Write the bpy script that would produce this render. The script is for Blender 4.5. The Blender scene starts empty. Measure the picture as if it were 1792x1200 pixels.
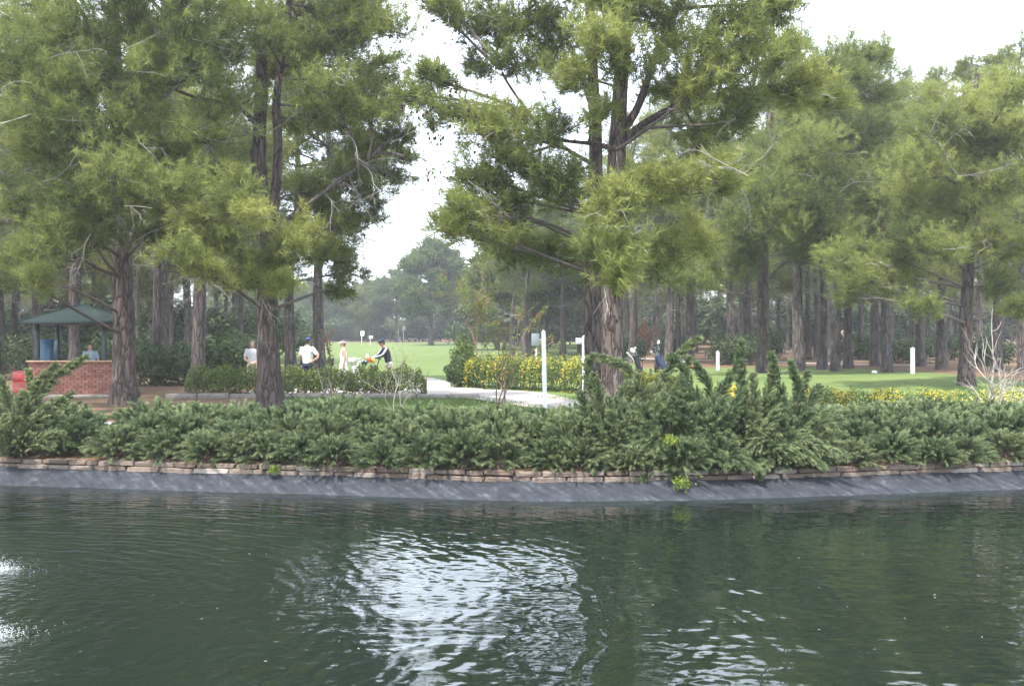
import bpy, math
import numpy as np
from mathutils import Vector, Matrix

rng = np.random.default_rng(11)
SC = bpy.context.scene
COL = SC.collection
R = math.radians

# ------------------------------------------------------------------ camera, sky, sun, exposure
CAM_Z, FPX = 1.75, 1850.0
cam_d = bpy.data.cameras.new('camera'); cam = bpy.data.objects.new('camera', cam_d); COL.objects.link(cam)
cam.location = (0, 0, CAM_Z); cam.rotation_euler = (R(90), 0, 0)
cam_d.sensor_width = 36; cam_d.lens = FPX / 1792 * 36
cam_d.clip_start = 0.1; cam_d.clip_end = 3000
SC.camera = cam

SUN_EL, SUN_AZ = 60, 212            # azimuth clockwise from +Y: behind the viewer, to the left
w = bpy.data.worlds.new('World'); SC.world = w; w.use_nodes = True
nt = w.node_tree; nt.nodes.clear()
out = nt.nodes.new('ShaderNodeOutputWorld'); bg = nt.nodes.new('ShaderNodeBackground')
sky = nt.nodes.new('ShaderNodeTexSky'); sky.sky_type = 'NISHITA'; sky.sun_disc = False
sky.sun_elevation = R(SUN_EL); sky.sun_rotation = R(SUN_AZ); sky.dust_density = 3.0; sky.air_density = 1.0
tc = nt.nodes.new('ShaderNodeTexCoord'); nz = nt.nodes.new('ShaderNodeTexNoise')
nz.inputs['Scale'].default_value = 2.2; nz.inputs['Detail'].default_value = 5; nz.inputs['Roughness'].default_value = .55
rp = nt.nodes.new('ShaderNodeValToRGB'); rp.color_ramp.elements[0].position = .30; rp.color_ramp.elements[1].position = .62
rp.color_ramp.elements[0].color = (.45, .45, .45, 1); rp.color_ramp.elements[1].color = (.95, .95, .95, 1)
mx = nt.nodes.new('ShaderNodeMix'); mx.data_type = 'RGBA'
mx.inputs['B'].default_value = (10.5, 11.6, 13.0, 1)      # thin white cloud veil over the sky
nt.links.new(tc.outputs['Generated'], nz.inputs['Vector']); nt.links.new(nz.outputs['Fac'], rp.inputs['Fac'])
nt.links.new(rp.outputs['Color'], mx.inputs['Factor']); nt.links.new(sky.outputs['Color'], mx.inputs['A'])
nt.links.new(mx.outputs['Result'], bg.inputs['Color']); bg.inputs['Strength'].default_value = 0.14
nt.links.new(bg.outputs[0], out.inputs['Surface'])

sd = bpy.data.lights.new('sun', 'SUN'); sun = bpy.data.objects.new('sun', sd); COL.objects.link(sun)
sd.energy = 4.0; sd.angle = R(1.2); sd.color = (1.0, .94, .84)
az, el = R(SUN_AZ), R(SUN_EL)
sdir = Vector((math.sin(az) * math.cos(el), math.cos(az) * math.cos(el), math.sin(el)))
sun.rotation_euler = sdir.to_track_quat('Z', 'Y').to_euler()
sun.location = (-20, -20, 40)

SC.view_settings.view_transform = 'Standard'; SC.view_settings.look = 'None'
SC.view_settings.exposure = 1.36; SC.view_settings.gamma = 1.0; SC.view_settings.use_curve_mapping = False
SC.render.engine = 'CYCLES'
SC.cycles.use_denoising = True
try: SC.cycles.denoiser = 'OPENIMAGEDENOISE'
except Exception: pass
SC.cycles.max_bounces = 5; SC.cycles.diffuse_bounces = 2; SC.cycles.glossy_bounces = 2
SC.cycles.transmission_bounces = 3; SC.cycles.transparent_max_bounces = 4; SC.cycles.volume_bounces = 0
SC.cycles.caustics_reflective = False; SC.cycles.caustics_refractive = False
SC.cycles.use_adaptive_sampling = True; SC.cycles.adaptive_threshold = 0.02

# ------------------------------------------------------------------ helpers
def P(px, py, d):                     # photo pixel at depth d -> world point
    return np.array([(px - 896) / FPX * d, d, CAM_Z - (py - 600) / FPX * d])
def nrm(a):
    return a / np.maximum(np.linalg.norm(a, axis=-1, keepdims=True), 1e-9)
def sstep(a, b, x):
    t = np.clip((np.asarray(x, float) - a) / (b - a), 0, 1); return t * t * (3 - 2 * t)

class G:                              # collects geometry for ONE mesh
    def __init__(s): s.v = []; s.f = []; s.t = []; s.n = 0
    def add(s, v, f, tint=.5):
        v = np.asarray(v, np.float32).reshape(-1, 3); f = np.asarray(f, np.int64)
        s.v.append(v); s.f.append(f + s.n); s.n += len(v)
        s.t.append(np.full(len(v), tint, np.float32) if np.isscalar(tint) else np.asarray(tint, np.float32))
        return s
    def mesh(s, name, off=(0, 0, 0), smooth=True):
        m = bpy.data.meshes.new(name)
        if not s.n: return m
        V = np.concatenate(s.v) - np.asarray(off, np.float32)
        m.vertices.add(len(V)); m.vertices.foreach_set('co', V.ravel())
        loops = np.concatenate([f.ravel() for f in s.f]).astype(np.int32)
        tot = np.concatenate([np.full(len(f), f.shape[1], np.int32) for f in s.f])
        st = np.concatenate([[0], np.cumsum(tot)[:-1]]).astype(np.int32)
        m.loops.add(len(loops)); m.loops.foreach_set('vertex_index', loops)
        m.polygons.add(len(tot)); m.polygons.foreach_set('loop_start', st)
        m.polygons.foreach_set('use_smooth', np.full(len(tot), smooth))
        a = m.attributes.new('tint', 'FLOAT', 'POINT'); a.data.foreach_set('value', np.concatenate(s.t))
        m.update(calc_edges=True); m.validate()
        return m

def box(g, c, s, rz=0, tint=.5, bev=0.0, rx=0, ry=0):
    c = np.asarray(c, float); h = np.asarray(s, float) / 2
    if bev > 0:
        b = min(bev, h.min() * .6); pts = []
        for z, k in ((-h[2], 1), (-h[2] + b, 0), (h[2] - b, 0), (h[2], 1)):
            x, y = h[0] - b * k, h[1] - b * k
            q = b * .8
            pts += [(-x + q, -y, z), (x - q, -y, z), (x, -y + q, z), (x, y - q, z), (x - q, y, z), (-x + q, y, z), (-x, y - q, z), (-x, -y + q, z)]
        v = np.array(pts); f4 = []
        for r in range(3):
            for i in range(8): f4.append((r * 8 + i, r * 8 + (i + 1) % 8, (r + 1) * 8 + (i + 1) % 8, (r + 1) * 8 + i))
        caps = [tuple(range(7, -1, -1)), tuple(range(24, 32))]
    else:
        v = np.array([(x, y, z) for z in (-h[2], h[2]) for x, y in ((-h[0], -h[1]), (h[0], -h[1]), (h[0], h[1]), (-h[0], h[1]))])
        f4 = [(0, 1, 5, 4), (1, 2, 6, 5), (2, 3, 7, 6), (3, 0, 4, 7), (3, 2, 1, 0), (4, 5, 6, 7)]; caps = None
    M = np.array(Matrix.Rotation(rz, 3, 'Z') @ Matrix.Rotation(ry, 3, 'Y') @ Matrix.Rotation(rx, 3, 'X'))
    v = v @ M.T + c; n0 = g.n
    g.add(v, f4, tint)
    if caps is not None: g.f.append(np.array(caps) + n0)
    return g

def tubes(g, paths, radii, S=6, tint=.5, caps=False):     # paths (N,P,3) radii (N,P)
    paths = np.asarray(paths, float); radii = np.asarray(radii, float)
    if paths.ndim == 2: paths = paths[None]; radii = radii[None]
    N, Pn = paths.shape[:2]
    T = nrm(np.gradient(paths, axis=1))
    vert = np.abs(T[:, :, 2]).mean(axis=1) > .75
    ref = np.where(vert[:, None], np.array([[1., .13, 0]]), np.array([[0., 0, 1]]))[:, None, :]
    U = nrm(np.cross(T, np.broadcast_to(ref, T.shape))); W = np.cross(T, U)
    a = np.arange(S) / S * 2 * np.pi
    ring = paths[:, :, None, :] + radii[:, :, None, None] * (U[:, :, None, :] * np.cos(a)[None, None, :, None] + W[:, :, None, :] * np.sin(a)[None, None, :, None])
    idx = np.arange(N * Pn * S).reshape(N, Pn, S)
    A = idx[:, :-1]; B = idx[:, 1:]
    q = np.stack([A, np.roll(A, -1, 2), np.roll(B, -1, 2), B], -1).reshape(-1, 4)
    tt = tint if np.isscalar(tint) else np.repeat(np.asarray(tint), Pn * S)
    n0 = g.n
    g.add(ring.reshape(-1, 3), q, tt)
    if caps:
        cf = []
        for n in range(N):
            cf.append(idx[n, 0][::-1]); cf.append(idx[n, -1])
        g.f.append(np.array(cf) + n0)
    return g

def bez(p0, p1, p2, n):
    t = np.linspace(0, 1, n)[:, None]
    return (1 - t) ** 2 * p0 + 2 * t * (1 - t) * p1 + t * t * p2
def spline(pts, n):                  # smooth path through points (catmull-rom)
    pts = np.asarray(pts, float)
    if len(pts) == 2: return pts[0] + (pts[1] - pts[0]) * np.linspace(0, 1, n)[:, None]
    q = np.vstack([2 * pts[0] - pts[1], pts, 2 * pts[-1] - pts[-2]])
    k = len(pts) - 1; u = np.linspace(0, k, n); i = np.minimum(u.astype(int), k - 1); t = (u - i)[:, None]
    a, b, c, d = q[i], q[i + 1], q[i + 2], q[i + 3]
    return .5 * (2 * b + (c - a) * t + (2 * a - 5 * b + 4 * c - d) * t ** 2 + (3 * b - a - 3 * c + d) * t ** 3)
def ell(g, c, r, nu=12, nv=8, tint=.5, z0=-1, z1=1):          # ellipsoid (part) between z0..z1 of its unit sphere
    th = np.linspace(math.asin(z0), math.asin(z1), nv); ph = np.arange(nu) / nu * 2 * np.pi
    v = np.stack([np.cos(th)[:, None] * np.cos(ph), np.cos(th)[:, None] * np.sin(ph), np.sin(th)[:, None] * np.ones(nu)], -1) * np.asarray(r) + np.asarray(c)
    idx = np.arange(nv * nu).reshape(nv, nu); A = idx[:-1]; B = idx[1:]
    n0 = g.n
    g.add(v.reshape(-1, 3), np.stack([A, np.roll(A, -1, 1), np.roll(B, -1, 1), B], -1).reshape(-1, 4), tint)
    g.f.append(np.array([idx[0][::-1], idx[-1]]) + n0)
def loft(g, rings, S=14, tint=.5):             # rings: (cx,cy,cz,rx,ry)
    a = np.arange(S) / S * 2 * np.pi; v = []
    for cx, cy, cz, rx, ry in rings: v.append(np.stack([cx + rx * np.cos(a), cy + ry * np.sin(a), np.full(S, cz)], -1))
    idx = np.arange(len(rings) * S).reshape(-1, S); A = idx[:-1]; B = idx[1:]; n0 = g.n
    g.add(np.concatenate(v), np.stack([A, np.roll(A, -1, 1), np.roll(B, -1, 1), B], -1).reshape(-1, 4), tint)
    g.f.append(np.array([idx[0][::-1], idx[-1]]) + n0)

def setp(o, label=None, cat=None, group=None, kind=None):
    if label: o['label'] = label
    if cat: o['category'] = cat
    if group: o['group'] = group
    if kind: o['kind'] = kind
    return o
def thing(name, label, cat, loc=(0, 0, 0), rz=0, group=None):
    o = bpy.data.objects.new(name, None); COL.objects.link(o); o.empty_display_size = .2
    o.location = Vector([float(x) for x in loc]); o.rotation_euler = (0, 0, rz)
    return setp(o, label, cat, group)
def part(name, g, m, parent=None, local=False, smooth=True, kind=None, loc=None):
    off = (0, 0, 0)
    if parent is not None and not local:
        off = np.array(parent.location)
        if parent.parent is not None: off = off + np.array(parent.parent.location)
    me = g if isinstance(g, bpy.types.Mesh) else g.mesh(name, off, smooth)
    if m is not None and not me.materials: me.materials.append(m)
    o = bpy.data.objects.new(name, me); COL.objects.link(o); o.parent = parent
    if loc is not None: o.location = loc
    if kind: o['kind'] = kind
    return o
def copy_tree(o, parent=None):
    c = o.copy(); COL.objects.link(c); c.parent = parent
    for ch in o.children: 
        if ch.name in bpy.data.objects: copy_tree(ch, c)
    return c

# ------------------------------------------------------------------ materials
def mat(name):
    m = bpy.data.materials.new(name); m.use_nodes = True
    n = m.node_tree; b = n.nodes['Principled BSDF']; return m, n, b
def nd(n, t, **k):
    x = n.nodes.new(t)
    for a, v in k.items():
        if a in x.inputs: x.inputs[a].default_value = v
        else: setattr(x, a, v)
    return x
def ramp(n, stops):
    r = n.nodes.new('ShaderNodeValToRGB'); e = r.color_ramp.elements
    e[0].position, e[0].color = stops[0][0], (*stops[0][1], 1)
    e[1].position, e[1].color = stops[-1][0], (*stops[-1][1], 1)
    for p, c in stops[1:-1]:
        q = e.new(p); q.color = (*c, 1)
    return r
def simple(name, c, rough=.6, scale=8, var=.25, bump=0.0, metal=0, spec=.4):
    m, n, b = mat(name)
    t = nd(n, 'ShaderNodeTexCoord'); z = nd(n, 'ShaderNodeTexNoise', Scale=scale, Detail=4.0)
    r = ramp(n, [(.3, tuple(x * (1 - var) for x in c)), (.7, tuple(min(1, x * (1 + var)) for x in c))])
    n.links.new(t.outputs['Object'], z.inputs['Vector']); n.links.new(z.outputs['Fac'], r.inputs['Fac'])
    n.links.new(r.outputs['Color'], b.inputs['Base Color'])
    b.inputs['Roughness'].default_value = rough; b.inputs['Metallic'].default_value = metal
    b.inputs['Specular IOR Level'].default_value = spec
    if bump:
        bp = nd(n, 'ShaderNodeBump', Strength=.6, Distance=bump); n.links.new(z.outputs['Fac'], bp.inputs['Height']); n.links.new(bp.outputs[0], b.inputs['Normal'])
    return m
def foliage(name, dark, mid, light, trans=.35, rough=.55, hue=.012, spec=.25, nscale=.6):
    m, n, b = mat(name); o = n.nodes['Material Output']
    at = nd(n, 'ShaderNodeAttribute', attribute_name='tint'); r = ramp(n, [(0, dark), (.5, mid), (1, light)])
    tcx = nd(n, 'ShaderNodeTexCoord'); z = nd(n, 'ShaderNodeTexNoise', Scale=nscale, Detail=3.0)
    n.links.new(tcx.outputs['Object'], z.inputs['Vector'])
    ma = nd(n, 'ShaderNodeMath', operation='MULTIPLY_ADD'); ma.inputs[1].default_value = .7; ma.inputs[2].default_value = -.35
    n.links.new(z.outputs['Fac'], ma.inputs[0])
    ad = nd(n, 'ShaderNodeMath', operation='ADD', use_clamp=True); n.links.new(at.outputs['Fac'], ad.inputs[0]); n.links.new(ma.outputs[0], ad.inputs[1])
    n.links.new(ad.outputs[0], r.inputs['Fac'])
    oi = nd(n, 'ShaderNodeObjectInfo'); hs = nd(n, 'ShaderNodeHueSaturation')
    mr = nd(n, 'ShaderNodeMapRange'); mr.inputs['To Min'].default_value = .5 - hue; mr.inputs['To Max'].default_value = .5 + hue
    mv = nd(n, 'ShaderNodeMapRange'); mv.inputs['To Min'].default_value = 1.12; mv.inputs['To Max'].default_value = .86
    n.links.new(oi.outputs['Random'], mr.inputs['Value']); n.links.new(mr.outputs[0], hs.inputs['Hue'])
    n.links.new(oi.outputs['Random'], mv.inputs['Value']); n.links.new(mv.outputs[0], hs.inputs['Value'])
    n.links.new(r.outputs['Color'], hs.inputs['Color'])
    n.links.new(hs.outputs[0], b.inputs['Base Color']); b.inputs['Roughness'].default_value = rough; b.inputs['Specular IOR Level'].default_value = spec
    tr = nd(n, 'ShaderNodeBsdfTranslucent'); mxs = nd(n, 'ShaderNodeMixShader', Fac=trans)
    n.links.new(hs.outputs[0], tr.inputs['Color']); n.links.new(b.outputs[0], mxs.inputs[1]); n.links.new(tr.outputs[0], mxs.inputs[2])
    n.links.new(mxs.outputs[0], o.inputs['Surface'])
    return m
def bark_mat(name, crack, plate, light, sc=9.0):
    m, n, b = mat(name)
    t = nd(n, 'ShaderNodeTexCoord'); mp = nd(n, 'ShaderNodeMapping'); mp.inputs['Scale'].default_value = (1, 1, .22)
    v = nd(n, 'ShaderNodeTexVoronoi', Scale=sc, feature='DISTANCE_TO_EDGE'); z = nd(n, 'ShaderNodeTexNoise', Scale=sc * .7, Detail=6.0)
    zz = nd(n, 'ShaderNodeTexNoise', Scale=sc * .9, Detail=3.0); mxv = nd(n, 'ShaderNodeMix', data_type='RGBA'); mxv.inputs['Factor'].default_value = .18
    n.links.new(t.outputs['Object'], mp.inputs['Vector']); n.links.new(mp.outputs[0], zz.inputs['Vector'])
    n.links.new(mp.outputs[0], mxv.inputs['A']); n.links.new(zz.outputs['Color'], mxv.inputs['B'])
    n.links.new(mxv.outputs['Result'], v.inputs['Vector']); n.links.new(mp.outputs[0], z.inputs['Vector'])
    r1 = ramp(n, [(.0, crack), (.10, plate), (.4, plate)]); r2 = ramp(n, [(.35, (0, 0, 0)), (.75, (1, 1, 1))])
    mc = nd(n, 'ShaderNodeMix', data_type='RGBA'); n.links.new(z.outputs['Fac'], r2.inputs['Fac']); n.links.new(v.outputs['Distance'], r1.inputs['Fac'])
    n.links.new(r2.outputs['Color'], mc.inputs['Factor']); n.links.new(r1.outputs['Color'], mc.inputs['A'])
    ml = nd(n, 'ShaderNodeMix', data_type='RGBA', blend_type='MULTIPLY'); ml.inputs['Factor'].default_value = 1
    rl = ramp(n, [(.0, (.45, .4, .38)), (.12, (1, 1, 1))]); n.links.new(v.outputs['Distance'], rl.inputs['Fac'])
    ml.inputs['A'].default_value = (*light, 1); n.links.new(rl.outputs['Color'], ml.inputs['B']); n.links.new(ml.outputs['Result'], mc.inputs['B'])
    n.links.new(mc.outputs['Result'], b.inputs['Base Color']); b.inputs['Roughness'].default_value = .9; b.inputs['Specular IOR Level'].default_value = .15
    mn = nd(n, 'ShaderNodeMath', operation='MINIMUM'); mn.inputs[1].default_value = .16; n.links.new(v.outputs['Distance'], mn.inputs[0])
    bp = nd(n, 'ShaderNodeBump', Strength=1.0, Distance=.25); n.links.new(mn.outputs[0], bp.inputs['Height']); n.links.new(bp.outputs[0], b.inputs['Normal'])
    return m

M = {}
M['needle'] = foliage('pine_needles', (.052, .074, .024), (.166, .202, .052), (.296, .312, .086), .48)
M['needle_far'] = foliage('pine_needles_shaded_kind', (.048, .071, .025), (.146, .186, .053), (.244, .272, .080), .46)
M['stone_needle'] = foliage('stone_pine_needles', (.040, .064, .022), (.098, .136, .038), (.158, .196, .054), .30, hue=.015)
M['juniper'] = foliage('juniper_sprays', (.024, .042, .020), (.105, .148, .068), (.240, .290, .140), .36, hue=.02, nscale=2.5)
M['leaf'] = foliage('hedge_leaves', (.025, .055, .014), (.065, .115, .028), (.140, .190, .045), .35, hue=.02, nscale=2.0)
M['leaf_light'] = foliage('spring_leaves', (.08, .13, .02), (.15, .22, .035), (.26, .33, .06), .45, hue=.01)
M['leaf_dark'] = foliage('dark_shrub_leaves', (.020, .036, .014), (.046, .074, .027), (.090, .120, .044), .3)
M['rust_leaf'] = foliage('dry_rust_leaves', (.16, .06, .03), (.30, .13, .07), (.42, .22, .14), .3, hue=.01)
M['yellow'] = foliage('yellow_blossom', (.30, .27, .025), (.46, .38, .035), (.62, .52, .09), .3, hue=.01)
M['grass'] = foliage('grass_blades', (.04, .075, .018), (.085, .14, .032), (.16, .21, .06), .35)
M['bark'] = bark_mat('pine_bark', (.026, .018, .016), (.080, .060, .055), (.135, .113, .107))
M['bark_far'] = bark_mat('pine_bark_grey', (.028, .022, .021), (.080, .066, .063), (.135, .118, .114), 7)
M['limb'] = simple('limb_bark', (.11, .09, .082), .9, 14, .35, .01, spec=.15)
M['dead'] = simple('dead_grey_twig', (.29, .27, .258), .85, 20, .3, spec=.15)
M['bare'] = simple('pale_shrub_bark', (.28, .25, .23), .85, 20, .3, spec=.15)
M['brownstem'] = simple('brown_stem', (.16, .11, .085), .85, 20, .3, spec=.15)
M['cone'] = simple('pine_cone', (.040, .027, .022), .8, 30, .3)
M['white'] = simple('white_paint', (.82, .82, .83), .5, 12, .08)
M['offwhite'] = simple('weathered_white', (.60, .61, .62), .6, 10, .15)
M['greysign'] = simple('grey_sign', (.42, .45, .47), .5, 10, .12)
M['green_roof'] = simple('green_roof', (.022, .042, .034), .55, 6, .2)
M['green_post'] = simple('green_post', (.012, .030, .024), .45, 6, .2)
M['blue'] = simple('blue_cooler', (.025, .085, .16), .35, 4, .12)
M['red'] = simple('red_plastic', (.24, .022, .022), .4, 6, .12)
M['navy'] = simple('navy_cloth', (.022, .027, .052), .85, 20, .2)
M['blackcloth'] = simple('dark_cloth', (.018, .019, .024), .8, 20, .2)
M['whitecloth'] = simple('white_cloth', (.72, .72, .72), .85, 16, .05)
M['greycloth'] = simple('grey_white_cloth', (.48, .48, .50), .85, 16, .08)
M['beige'] = simple('beige_cloth', (.52, .47, .38), .85, 16, .08)
M['lightblue'] = simple('pale_blue_cloth', (.26, .32, .42), .85, 16, .08)
M['skin'] = simple('skin', (.46, .27, .20), .55, 14, .10)
M['hair'] = simple('dark_hair', (.035, .024, .018), .7, 30, .3)
M['hairgrey'] = simple('grey_brown_hair', (.15, .11, .10), .7, 30, .3)
M['bluecap'] = simple('blue_cap', (.03, .05, .16), .8, 20, .15)
M['eye'] = simple('eye', (.02, .02, .02), .3, 20, .1)
M['bag_green'] = simple('dark_green_bag', (.014, .050, .040), .55, 9, .25)
M['bag_black'] = simple('black_bag', (.014, .016, .024), .5, 9, .25)
M['bag_blue'] = simple('dark_blue_bag', (.020, .035, .085), .5, 9, .25)
M['chrome'] = simple('club_steel', (.55, .56, .58), .25, 20, .1, metal=1)
M['tyre'] = simple('tyre', (.02, .02, .02), .8, 20, .2)
M['gold'] = simple('yellow_cover', (.62, .42, .03), .8, 20, .15)
M['orange'] = simple('orange_cover', (.60, .13, .05), .7, 20, .15)
M['wood'] = simple('pale_wood', (.42, .28, .18), .7, 20, .2)
M['kerb'] = simple('kerb_concrete', (.20, .18, .165), .9, 9, .25, .006)
M['mortar'] = simple('mortar', (.10, .08, .066), .95, 14, .3, .01)
M['foam'] = simple('white_water', (.86, .89, .92), .3, 10, .04)
M['paving'] = simple('grey_paving', (.30, .29, .31), .9, 6, .2, .004)

def stone_mat():
    m, n, b = mat('pink_limestone')
    oi = nd(n, 'ShaderNodeObjectInfo'); r = ramp(n, [(0, (.17, .125, .098)), (.25, (.22, .170, .138)), (.5, (.25, .205, .172)), (.75, (.19, .148, .120)), (1, (.38, .345, .31))])
    n.links.new(oi.outputs['Random'], r.inputs['Fac'])
    t = nd(n, 'ShaderNodeTexCoord'); z = nd(n, 'ShaderNodeTexNoise', Scale=9.0, Detail=6.0, Roughness=.65); n.links.new(t.outputs['Object'], z.inputs['Vector'])
    r2 = ramp(n, [(.28, (.45, .42, .40)), (.55, (1, 1, 1)), (.8, (1.15, 1.1, 1.05))]); n.links.new(z.outputs['Fac'], r2.inputs['Fac'])
    ml = nd(n, 'ShaderNodeMix', data_type='RGBA', blend_type='MULTIPLY'); ml.inputs['Factor'].default_value = 1
    n.links.new(r.outputs['Color'], ml.inputs['A']); n.links.new(r2.outputs['Color'], ml.inputs['B']); n.links.new(ml.outputs['Result'], b.inputs['Base Color'])
    b.inputs['Roughness'].default_value = .92; b.inputs['Specular IOR Level'].default_value = .2
    bp = nd(n, 'ShaderNodeBump', Strength=.8, Distance=.03); n.links.new(z.outputs['Fac'], bp.inputs['Height']); n.links.new(bp.outputs[0], b.inputs['Normal'])
    return m
M['stone'] = stone_mat()
def brick_mat():
    m, n, b = mat('red_brick')
    at = nd(n, 'ShaderNodeAttribute', attribute_name='tint'); r = ramp(n, [(0, (.17, .070, .055)), (.5, (.23, .098, .075)), (1, (.28, .130, .10))]); n.links.new(at.outputs['Fac'], r.inputs['Fac'])
    n.links.new(r.outputs['Color'], b.inputs['Base Color']); b.inputs['Roughness'].default_value = .9
    return m
M['brick'] = brick_mat()

def ground_mat():
    m, n, b = mat('ground_lawn_and_litter')
    t = nd(n, 'ShaderNodeTexCoord')
    def noise(s, d=4.0, ro=.55):
        z = nd(n, 'ShaderNodeTexNoise', Scale=s, Detail=d, Roughness=ro); n.links.new(t.outputs['Object'], z.inputs['Vector']); return z
    fine, mid, big = noise(14.0), noise(1.1), noise(.12)
    mp = nd(n, 'ShaderNodeMapping'); mp.inputs['Scale'].default_value = (.35, 2.2, 1); n.links.new(t.outputs['Object'], mp.inputs['Vector'])
    zs = nd(n, 'ShaderNodeTexNoise', Scale=.5, Detail=3.0); n.links.new(mp.outputs[0], zs.inputs['Vector'])
    lawn = ramp(n, [(.30, (.056, .086, .027)), (.5, (.096, .134, .044)), (.74, (.158, .186, .067))])
    ad = nd(n, 'ShaderNodeMath', operation='MULTIPLY_ADD'); ad.inputs[1].default_value = .45; n.links.new(fine.outputs['Fac'], ad.inputs[0])
    a2 = nd(n, 'ShaderNodeMath', operation='MULTIPLY'); a2.inputs[1].default_value = .55; n.links.new(zs.outputs['Fac'], a2.inputs[0]); n.links.new(a2.outputs[0], ad.inputs[2])
    n.links.new(ad.outputs[0], lawn.inputs['Fac'])
    lit = ramp(n, [(.28, (.060, .042, .028)), (.46, (.115, .075, .050)), (.60, (.165, .108, .072)), (.76, (.075, .090, .036))])
    l1 = nd(n, 'ShaderNodeMath', operation='MULTIPLY_ADD'); l1.inputs[1].default_value = .5; n.links.new(fine.outputs['Fac'], l1.inputs[0])
    l2 = nd(n, 'ShaderNodeMath', operation='MULTIPLY'); l2.inputs[1].default_value = .5; n.links.new(mid.outputs['Fac'], l2.inputs[0]); n.links.new(l2.outputs[0], l1.inputs[2])
    n.links.new(l1.outputs[0], lit.inputs['Fac'])
    at = nd(n, 'ShaderNodeAttribute', attribute_name='tint')
    e = nd(n, 'ShaderNodeMath', operation='MULTIPLY_ADD'); e.inputs[1].default_value = .8; e.inputs[2].default_value = -.4; n.links.new(mid.outputs['Fac'], e.inputs[0])
    s = nd(n, 'ShaderNodeMath', operation='ADD'); n.links.new(at.outputs['Fac'], s.inputs[0]); n.links.new(e.outputs[0], s.inputs[1])
    st = ramp(n, [(.42, (0, 0, 0)), (.58, (1, 1, 1))]); n.links.new(s.outputs[0], st.inputs['Fac'])
    mxx = nd(n, 'ShaderNodeMix', data_type='RGBA'); n.links.new(st.outputs['Color'], mxx.inputs['Factor'])
    n.links.new(lawn.outputs['Color'], mxx.inputs['A']); n.links.new(lit.outputs['Color'], mxx.inputs['B'])
    n.links.new(mxx.outputs['Result'], b.inputs['Base Color']); b.inputs['Roughness'].default_value = .95; b.inputs['Specular IOR Level'].default_value = .1
    bp = nd(n, 'ShaderNodeBump', Strength=.7, Distance=.05); n.links.new(fine.outputs['Fac'], bp.inputs['Height']); n.links.new(bp.outputs[0], b.inputs['Normal'])
    return m
M['ground'] = ground_mat()
M['gravel'] = simple('pale_gravel', (.29, .26, .245), .95, 26, .28, .01)

def liner_mat():
    m, n, b = mat('pond_liner_membrane')
    t = nd(n, 'ShaderNodeTexCoord'); mp = nd(n, 'ShaderNodeMapping'); mp.inputs['Scale'].default_value = (1, 1.0, 1); mp.inputs['Rotation'].default_value = (0, 0, R(55))
    n.links.new(t.outputs['Object'], mp.inputs['Vector'])
    mp2 = nd(n, 'ShaderNodeMapping'); mp2.inputs['Scale'].default_value = (.5, 5, 3); n.links.new(mp.outputs[0], mp2.inputs['Vector'])
    z = nd(n, 'ShaderNodeTexNoise', Scale=2.2, Detail=6.0, Roughness=.65); n.links.new(mp2.outputs[0], z.inputs['Vector'])
    z2 = nd(n, 'ShaderNodeTexNoise', Scale=7.0, Detail=5.0, Roughness=.7); n.links.new(t.outputs['Object'], z2.inputs['Vector'])
    r = ramp(n, [(.40, (.016, .018, .023)), (.56, (.032, .035, .043)), (.66, (.070, .075, .087)), (.80, (.22, .225, .235))])
    mm = nd(n, 'ShaderNodeMath', operation='MULTIPLY_ADD'); mm.inputs[1].default_value = .45; n.links.new(z2.outputs['Fac'], mm.inputs[0])
    m2 = nd(n, 'ShaderNodeMath', operation='MULTIPLY'); m2.inputs[1].default_value = .58; n.links.new(z.outputs['Fac'], m2.inputs[0]); n.links.new(m2.outputs[0], mm.inputs[2])
    n.links.new(mm.outputs[0], r.inputs['Fac']); n.links.new(r.outputs['Color'], b.inputs['Base Color'])
    b.inputs['Roughness'].default_value = .65; b.inputs['Specular IOR Level'].default_value = .15
    bp = nd(n, 'ShaderNodeBump', Strength=.7, Distance=.02); n.links.new(z.outputs['Fac'], bp.inputs['Height']); n.links.new(bp.outputs[0], b.inputs['Normal'])
    return m
M['liner'] = liner_mat()

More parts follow.
